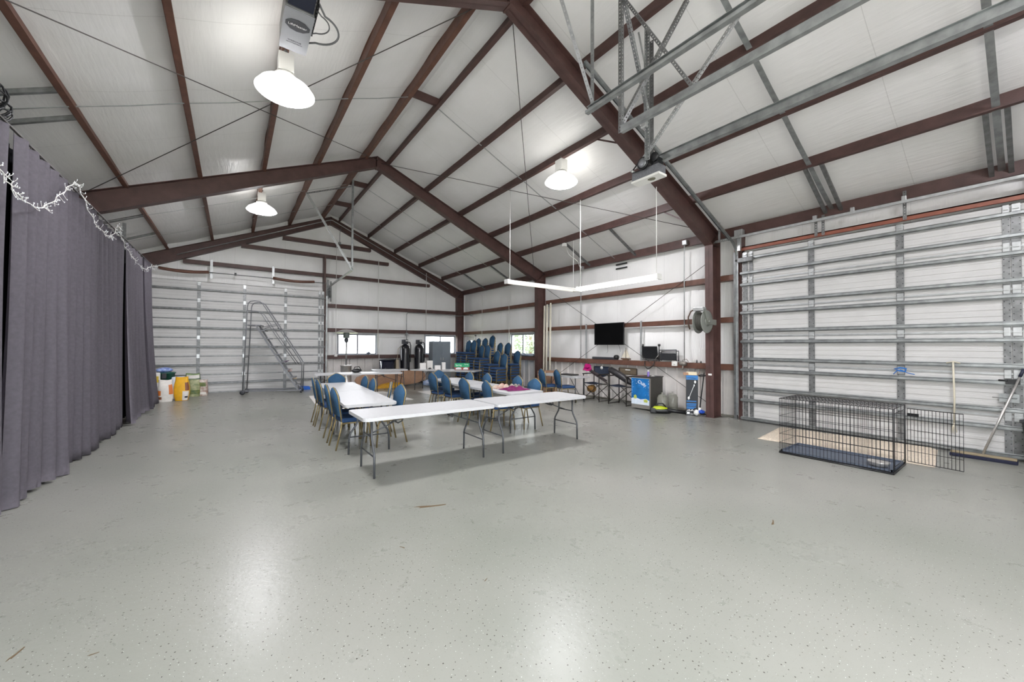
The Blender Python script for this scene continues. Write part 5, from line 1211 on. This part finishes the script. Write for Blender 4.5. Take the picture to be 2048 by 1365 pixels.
# string trimmer leaning on the post
t = thing('string_trimmer', 'blue and white string trimmer leaning on the post', 'trimmer', (8.6, 4.45, 0), 0, None, False)
MB().tube([(8.66, 4.6, .14), (8.79, 4.57, .93), (8.80, 4.565, 1.0)], .013, 8).build('shaft', black_p, t)
MB().tube([(8.765+.055*math.cos(a), 4.60+.075*math.sin(a), .93+.012*math.cos(a)) for a in [k/14*2*PI for k in range(14)]], .012, 8, closed=True).build('loop_handle', black_p, t)
m = MB(); m.blob((8.60, 4.64, .09), .065, 1, 1, 1, .06, 3); m.tube([(8.655, 4.6, .1), (8.665, 4.6, .2)], .03, 12); m.build('motor_head', white_p, t)
MB().blob((8.67, 4.57, .11), .075, 1.2, 1, .6, .1, 3, 4).build('blue_cover', mat('royal_blue_plastic', '#1d4ab0', .35), t)
m = MB(); m.grid(lambda u, v: Vector((8.68+.1*math.cos(PI*u)*(.4+.6*v), 4.56-.1*math.sin(PI*u)*(.4+.6*v), .1-.05*v)), 12, 4); bmesh.ops.solidify(m.bm, geom=list(m.bm.faces), thickness=.006); m.build('guard', dark_p, t)
MB().box(8.715, 8.719, 4.35, 4.43, .95, .99).build('paper_note', white_p, tag=('small white note stuck on the post near the trimmer handle', 'note'))

# hose reel
t = thing('hose_reel', 'grey steel hose reel mounted high on the post beside the side door', 'hose reel', (8.43, 4.38, 1.9), 0, None, False)
rg = mat('grey_reel_paint', '#8c8f88', .4, .3); C_ = (8.43, 4.4, 2.15)
for dy in (-.095, .095):
    m = MB(); m.lathe([(.1, -.006), (.12, -.012), (.2, -.012), (.235, .0), (.255, .0), (.258, .01), (.25, .014), (.2, .0), (.12, 0), (.1, .004)], (C_[0], C_[1]+dy, C_[2]), 36, 'Y'); m.lathe([(0, -.01), (.11, -.01), (.11, .004), (0, .004)], (C_[0], C_[1]+dy*.98, C_[2]), 24, 'Y'); m.build('reel_disc', rg, t)
m = MB()
for k in range(7): m.lathe([(.185, -.012), (.2, -.006), (.2, .006), (.185, .012)], (C_[0], C_[1]-.075+.025*k, C_[2]), 30, 'Y')
m.lathe([(.185, -.08), (.185, .08)], C_, 30, 'Y'); m.build('wound_hose', mat('dark_grey_hose', '#4b4a44', .6), t)
m = MB(); m.bar((8.43, 4.28, 2.15), (8.28, 4.28, 2.42), .02, .08, (0, 0, 1)); m.bar((8.43, 4.28, 2.15), (8.76, 4.28, 2.14), .03, .12, (0, 0, 1)); m.lathe([(0, -.02), (.03, -.02), (.03, .02), (0, .02)], (8.43, 4.26, 2.15), 14, 'Y'); m.build('swing_arm', rg, t)
m = MB(); m.box(8.2, 8.34, 4.28, 4.5, 2.38, 2.46, .01); m.build('hose_guide', galv_l, t)
m = MB(); m.tube([(8.25, 4.48, 2.42), (8.19, 4.54, 2.38), (8.15, 4.58, 2.25), (8.15, 4.58, 2.1), (8.18, 4.56, 1.98)], .016, 8); m.build('hose_end', mat('brown_rubber', '#4a372b', .6), t)

# boxes and things around the wall-side table
obox('cardboard_box', 8.45, 9.62, 0, .5, .42, .78, 0, card, 'brown cardboard box on the floor between the cream pipes and the wall table', 'box')
obox('black_tray', 8.05, 8.2, .743, .3, .5, .035, 0, mat('black_tray', '#2b2a28', .5), 'flat black tray lying on the wall-side table', 'tray')

# ------------------------------------------------------------------ dog crate
t = thing('dog_crate', 'large black wire dog crate with its end door swung open', 'dog crate', (7.04, 1.71, 0), 0, None, False)
X0, X1, Y0, Y1, H = 6.69, 7.40, 1.09, 2.33, .82; wr_ = .0028; wm = mat('black_wire', '#1d1d20', .4, .3)
def wires(u0, u1, n1, z0, z1, n2, P, r=wr_):
    m = MB()
    for k in range(n1+1): u = u0+(u1-u0)*k/n1; m.tube([P(u, z0), P(u, z1)], r, 4, smooth=False)
    for k in range(n2+1): z = z0+(z1-z0)*k/n2; m.tube([P(u0, z), P(u1, z)], r*(1.7 if k in (0, n2) else 1.15), 4, smooth=False)
    return m
wires(Y0, Y1, 30, .03, H, 6, lambda u, z: (X0, u, z)).build('side_panel', wm, t)
wires(Y0, Y1, 30, .03, H, 6, lambda u, z: (X1, u, z)).build('side_panel', wm, t)
wires(X0, X1, 17, .03, H, 6, lambda u, z: (u, Y1, z)).build('end_panel', wm, t)
m = MB()
for a, b in (((X0, Y0, .03), (X0, Y0, H)), ((X1, Y0, .03), (X1, Y0, H)), ((X0, Y0, H), (X1, Y0, H)), ((X0, Y0, .03), (X1, Y0, .03)), ((X0, Y0, .09), (X1, Y0, .09)), ((X0, Y0, H-.06), (X1, Y0, H-.06)), ((X0+.06, Y0, .03), (X0+.06, Y0, H)), ((X1-.06, Y0, .03), (X1-.06, Y0, H))): m.tube([a, b], .0045, 5)
m.build('door_surround', wm, t)
wires(Y0, Y1, 30, X0, X1, 6, lambda u, z: (z, u, H)).build('top_panel', wm, t)
dA, dB = Vector((7.40, 1.07, .07)), Vector((7.33, .57, .07))
D = wires(0, 1, 15, .06, .77, 5, lambda u, z: dA.lerp(dB, u)+Vector((0, 0, z-.07))).build('door', wm, t)
sub(D); m = MB(); m.bar(dA.lerp(dB, .0)+Vector((0, 0, .62)), dA.lerp(dB, .22)+Vector((0, 0, .62)), .012, .04); m.build('latch', black_p, D)
m = MB(); m.box(X0+.015, X1-.015, Y0+.015, Y1-.015, .02, .03); 
for a in ((X0+.015, X0+.03, Y0+.015, Y1-.015), (X1-.03, X1-.015, Y0+.015, Y1-.015), (X0+.015, X1-.015, Y0+.015, Y0+.03), (X0+.015, X1-.015, Y1-.03, Y1-.015)): m.box(*a, .03, .055)
m.build('tray', mat('dark_slate_tray', '#555d6b', .45, var=.12, scale=9), t)
m = MB(); m.tube([(X0, Y0, .012), (X0, Y1, .012), (X1, Y1, .012), (X1, Y0, .012)], .012, 6, closed=True); m.build('base_rim', black_p, t)
m = MB(); m.lathe([(.0, .012), (.075, .012), (.1, .06), (.115, .062), (.117, .055), (.1, .03), (.09, .004), (0, .0)], (6.9, 1.27, .034), 28); m.build('dog_bowl', chrome, tag=('shiny steel dog bowl on the crate tray', 'bowl'))

# shaggy rug
rg_ = mat('cream_shag', '#ddd0be', .95, var=.12, scale=30, bump=.02, bscale=45, spec=.1)
c4 = [Vector((7.38, 2.9, 0)), Vector((8.75, 3.05, 0)), Vector((8.9, .95, 0)), Vector((7.56, .83, 0))]
def rug(u, v):
    p = (c4[0].lerp(c4[3], u)).lerp(c4[1].lerp(c4[2], u), v); e = min(u, 1-u, v, 1-v)
    return p+Vector((.006*math.sin(57*v), .006*math.sin(71*u), .03*min(1, e*30)+.007*math.sin(u*190+2*math.sin(v*40))*math.sin(v*150)+.003))
m = MB(); m.grid(rug, 150, 90); m.build('shag_rug', rg_, tag=('cream shaggy rug on the floor between the dog crate and the side door', 'rug'))

# push broom, bin, rope, tie
t = thing('push_broom', 'wide push broom with a metal handle leaning against the side door', 'broom', (8.62, .5, 0), 0, None, False)
MB().box(8.64, 8.72, .2, .80, .045, .075, .008).build('broom_head', mat('pale_wood', '#8f8268', .6, var=.1), t)
m = MB(); m.box(8.61, 8.75, .19, .81, .0, .047, .012); m.build('bristles', mat('dark_navy_bristle', '#22253a', .9, bump=.006, bscale=90), t, kind='stuff')
MB().tube([(8.69, .5, .07), (8.93, .17, 1.2)], .014, 10).build('handle', chrome, t)
MB().tube([(8.925, .175, 1.19), (8.95, .14, 1.3)], .018, 10).build('grip', mat('dark_navy_grip', '#1e2036', .5), t)
m = MB(); m.lathe([(.0, .0), (.17, .0), (.22, .58), (.24, .58), (.24, .61), (.21, .61), (.2, .55), (.16, .02), (0, .02)], (8.72, -.06, .0), 28); m.build('waste_bin', mat('dark_grey_bin', '#34363a', .6), tag=('dark grey waste bin at the right edge of the picture', 'bin'))
m = MB(); m.tube([(8.93, .79, 1.38), (8.93, .78, .8), (8.93, .785, .45)], .011, 8)
for k in range(7): m.tube([(8.93, .785, .46), (8.93+.012*math.sin(k), .785+.03*math.cos(k*1.3), .33-.01*k)], .004, 5)
m.tube([(8.95, .86, 1.36), (8.93, .79, 1.385), (8.95, .72, 1.36)], .009, 6); m.build('pull_rope', mat('off_white_rope', '#cfc8b4', .9, bump=.003, bscale=90), tag=('off-white pull rope hanging from a strut of the side door', 'rope'))
m = MB(); m.tube([(8.95, 1.30, 1.25), (8.94, 1.37, 1.26), (8.95, 1.44, 1.24), (8.94, 1.38, 1.21), (8.95, 1.31, 1.2)], .012, 7, closed=True); m.tube([(8.94, 1.37, 1.23), (8.93, 1.28, 1.18), (8.93, 1.2, 1.16)], .006, 6); m.tube([(8.94, 1.4, 1.22), (8.93, 1.45, 1.15)], .006, 6); m.build('cord_knot', mat('blue_cord', '#1e6fc0', .6), tag=('bright blue cord knotted round the side door stile', 'cord'))

# floor litter
lit = mat('dry_leaf', '#5b4a33', .9)
for i, (x, y, s, a, l) in enumerate(((1.6, 3.57, .22, -.4, 'long dark scuff mark left behind the nearest table shadow'), (-.88, 3.1, .07, 1.2, 'dry brown leaf on the floor at the lower left, nearest the picture edge'), (-.56, 2.87, .03, 0, 'dark floor crumb right of the dry brown leaf at the lower left'), (1.1, 2.97, .04, 2, 'brown floor stain in the open floor left of centre'), (1.41, 2.23, .03, .5, 'small brown spot near the bottom centre of the floor'), (3.98, 1.44, .09, .3, 'smudged brown scuff in the open floor before the dog crate'))):
    m = MB(); n_ = 9; pts = []
    for k in range(n_):
        th = k/n_*2*PI; r_ = s*(.7+.3*math.sin(k*2.3)); pts.append((x+(r_*math.cos(th)*math.cos(a)-r_*.13*math.sin(th)*math.sin(a)), y+(r_*math.cos(th)*math.sin(a)+r_*.13*math.sin(th)*math.cos(a))))
    m.prism(pts, 'Z', .0005, .002); m.build('floor_mark', lit, tag=(l, 'mark', 'marks on the floor'))

# ------------------------------------------------------------------ outside, seen through the windows
MB().box(-40, 60, -30, 80, -.4, -.16).build('yard_ground', mat('dry_grass', '#9aa07c', .9, var=.1, scale=.5), kind='structure')
MB().box(-12, 14, -16, YF-.06, -.16, -.02).build('bounce_apron', mat('pale_concrete', '#c4c1b6', .9), kind='structure')  # added pale ground before the added doorway, bounces daylight inside
def tree(x, y, h, r, label, seed):
    t = thing('leafy_tree', label, 'tree', (x, y, -.16), 0, 'trees outside the windows')
    MB().tube([(0, 0, 0), (.1, .05, h*.5), (0, .1, h*.8)], [.14, .1, .05], 8).build('trunk', mat('bark', '#6f5f4e', .9), t)
    rn = random.Random(seed); m = MB()
    for k in range(1400):
        d = Vector((rn.gauss(0, 1), rn.gauss(0, 1), rn.gauss(0, 1))).normalized()*r*rn.uniform(.35, 1)**.5; c0 = Vector((0, 0, h*.62))+Vector((d.x, d.y, d.z*.9))
        a = Vector((rn.gauss(0, 1), rn.gauss(0, 1), rn.gauss(0, 1))).normalized()*.09; b = a.cross(Vector((rn.gauss(0, 1), rn.gauss(0, 1), rn.gauss(0, 1)))).normalized()*.05
        m._new([c0-a, c0+b, c0+a, c0-b], [(0, 1, 2, 3)])
    m.build('foliage', mat('leaf_green', '#84917c', .7, var=.3, scale=3), t, kind='stuff')
tree(13.0, 16.2, 3.6, 1.15, 'leafy green tree outside the side window', 1)
tree(8.5, 24.5, 3.2, 1.2, 'leafy tree outside the left far window', 2)
m = MB(); m.box(16, 24, 27, 27.3, -.16, 5); m.build('outbuilding', mat('white_siding', '#e2e2e0', .6), tag=('white building standing outside the side window', 'building'))

# ------------------------------------------------------------------ tidy
for o in bpy.data.objects:
    if '_w' in o: del o['_w']
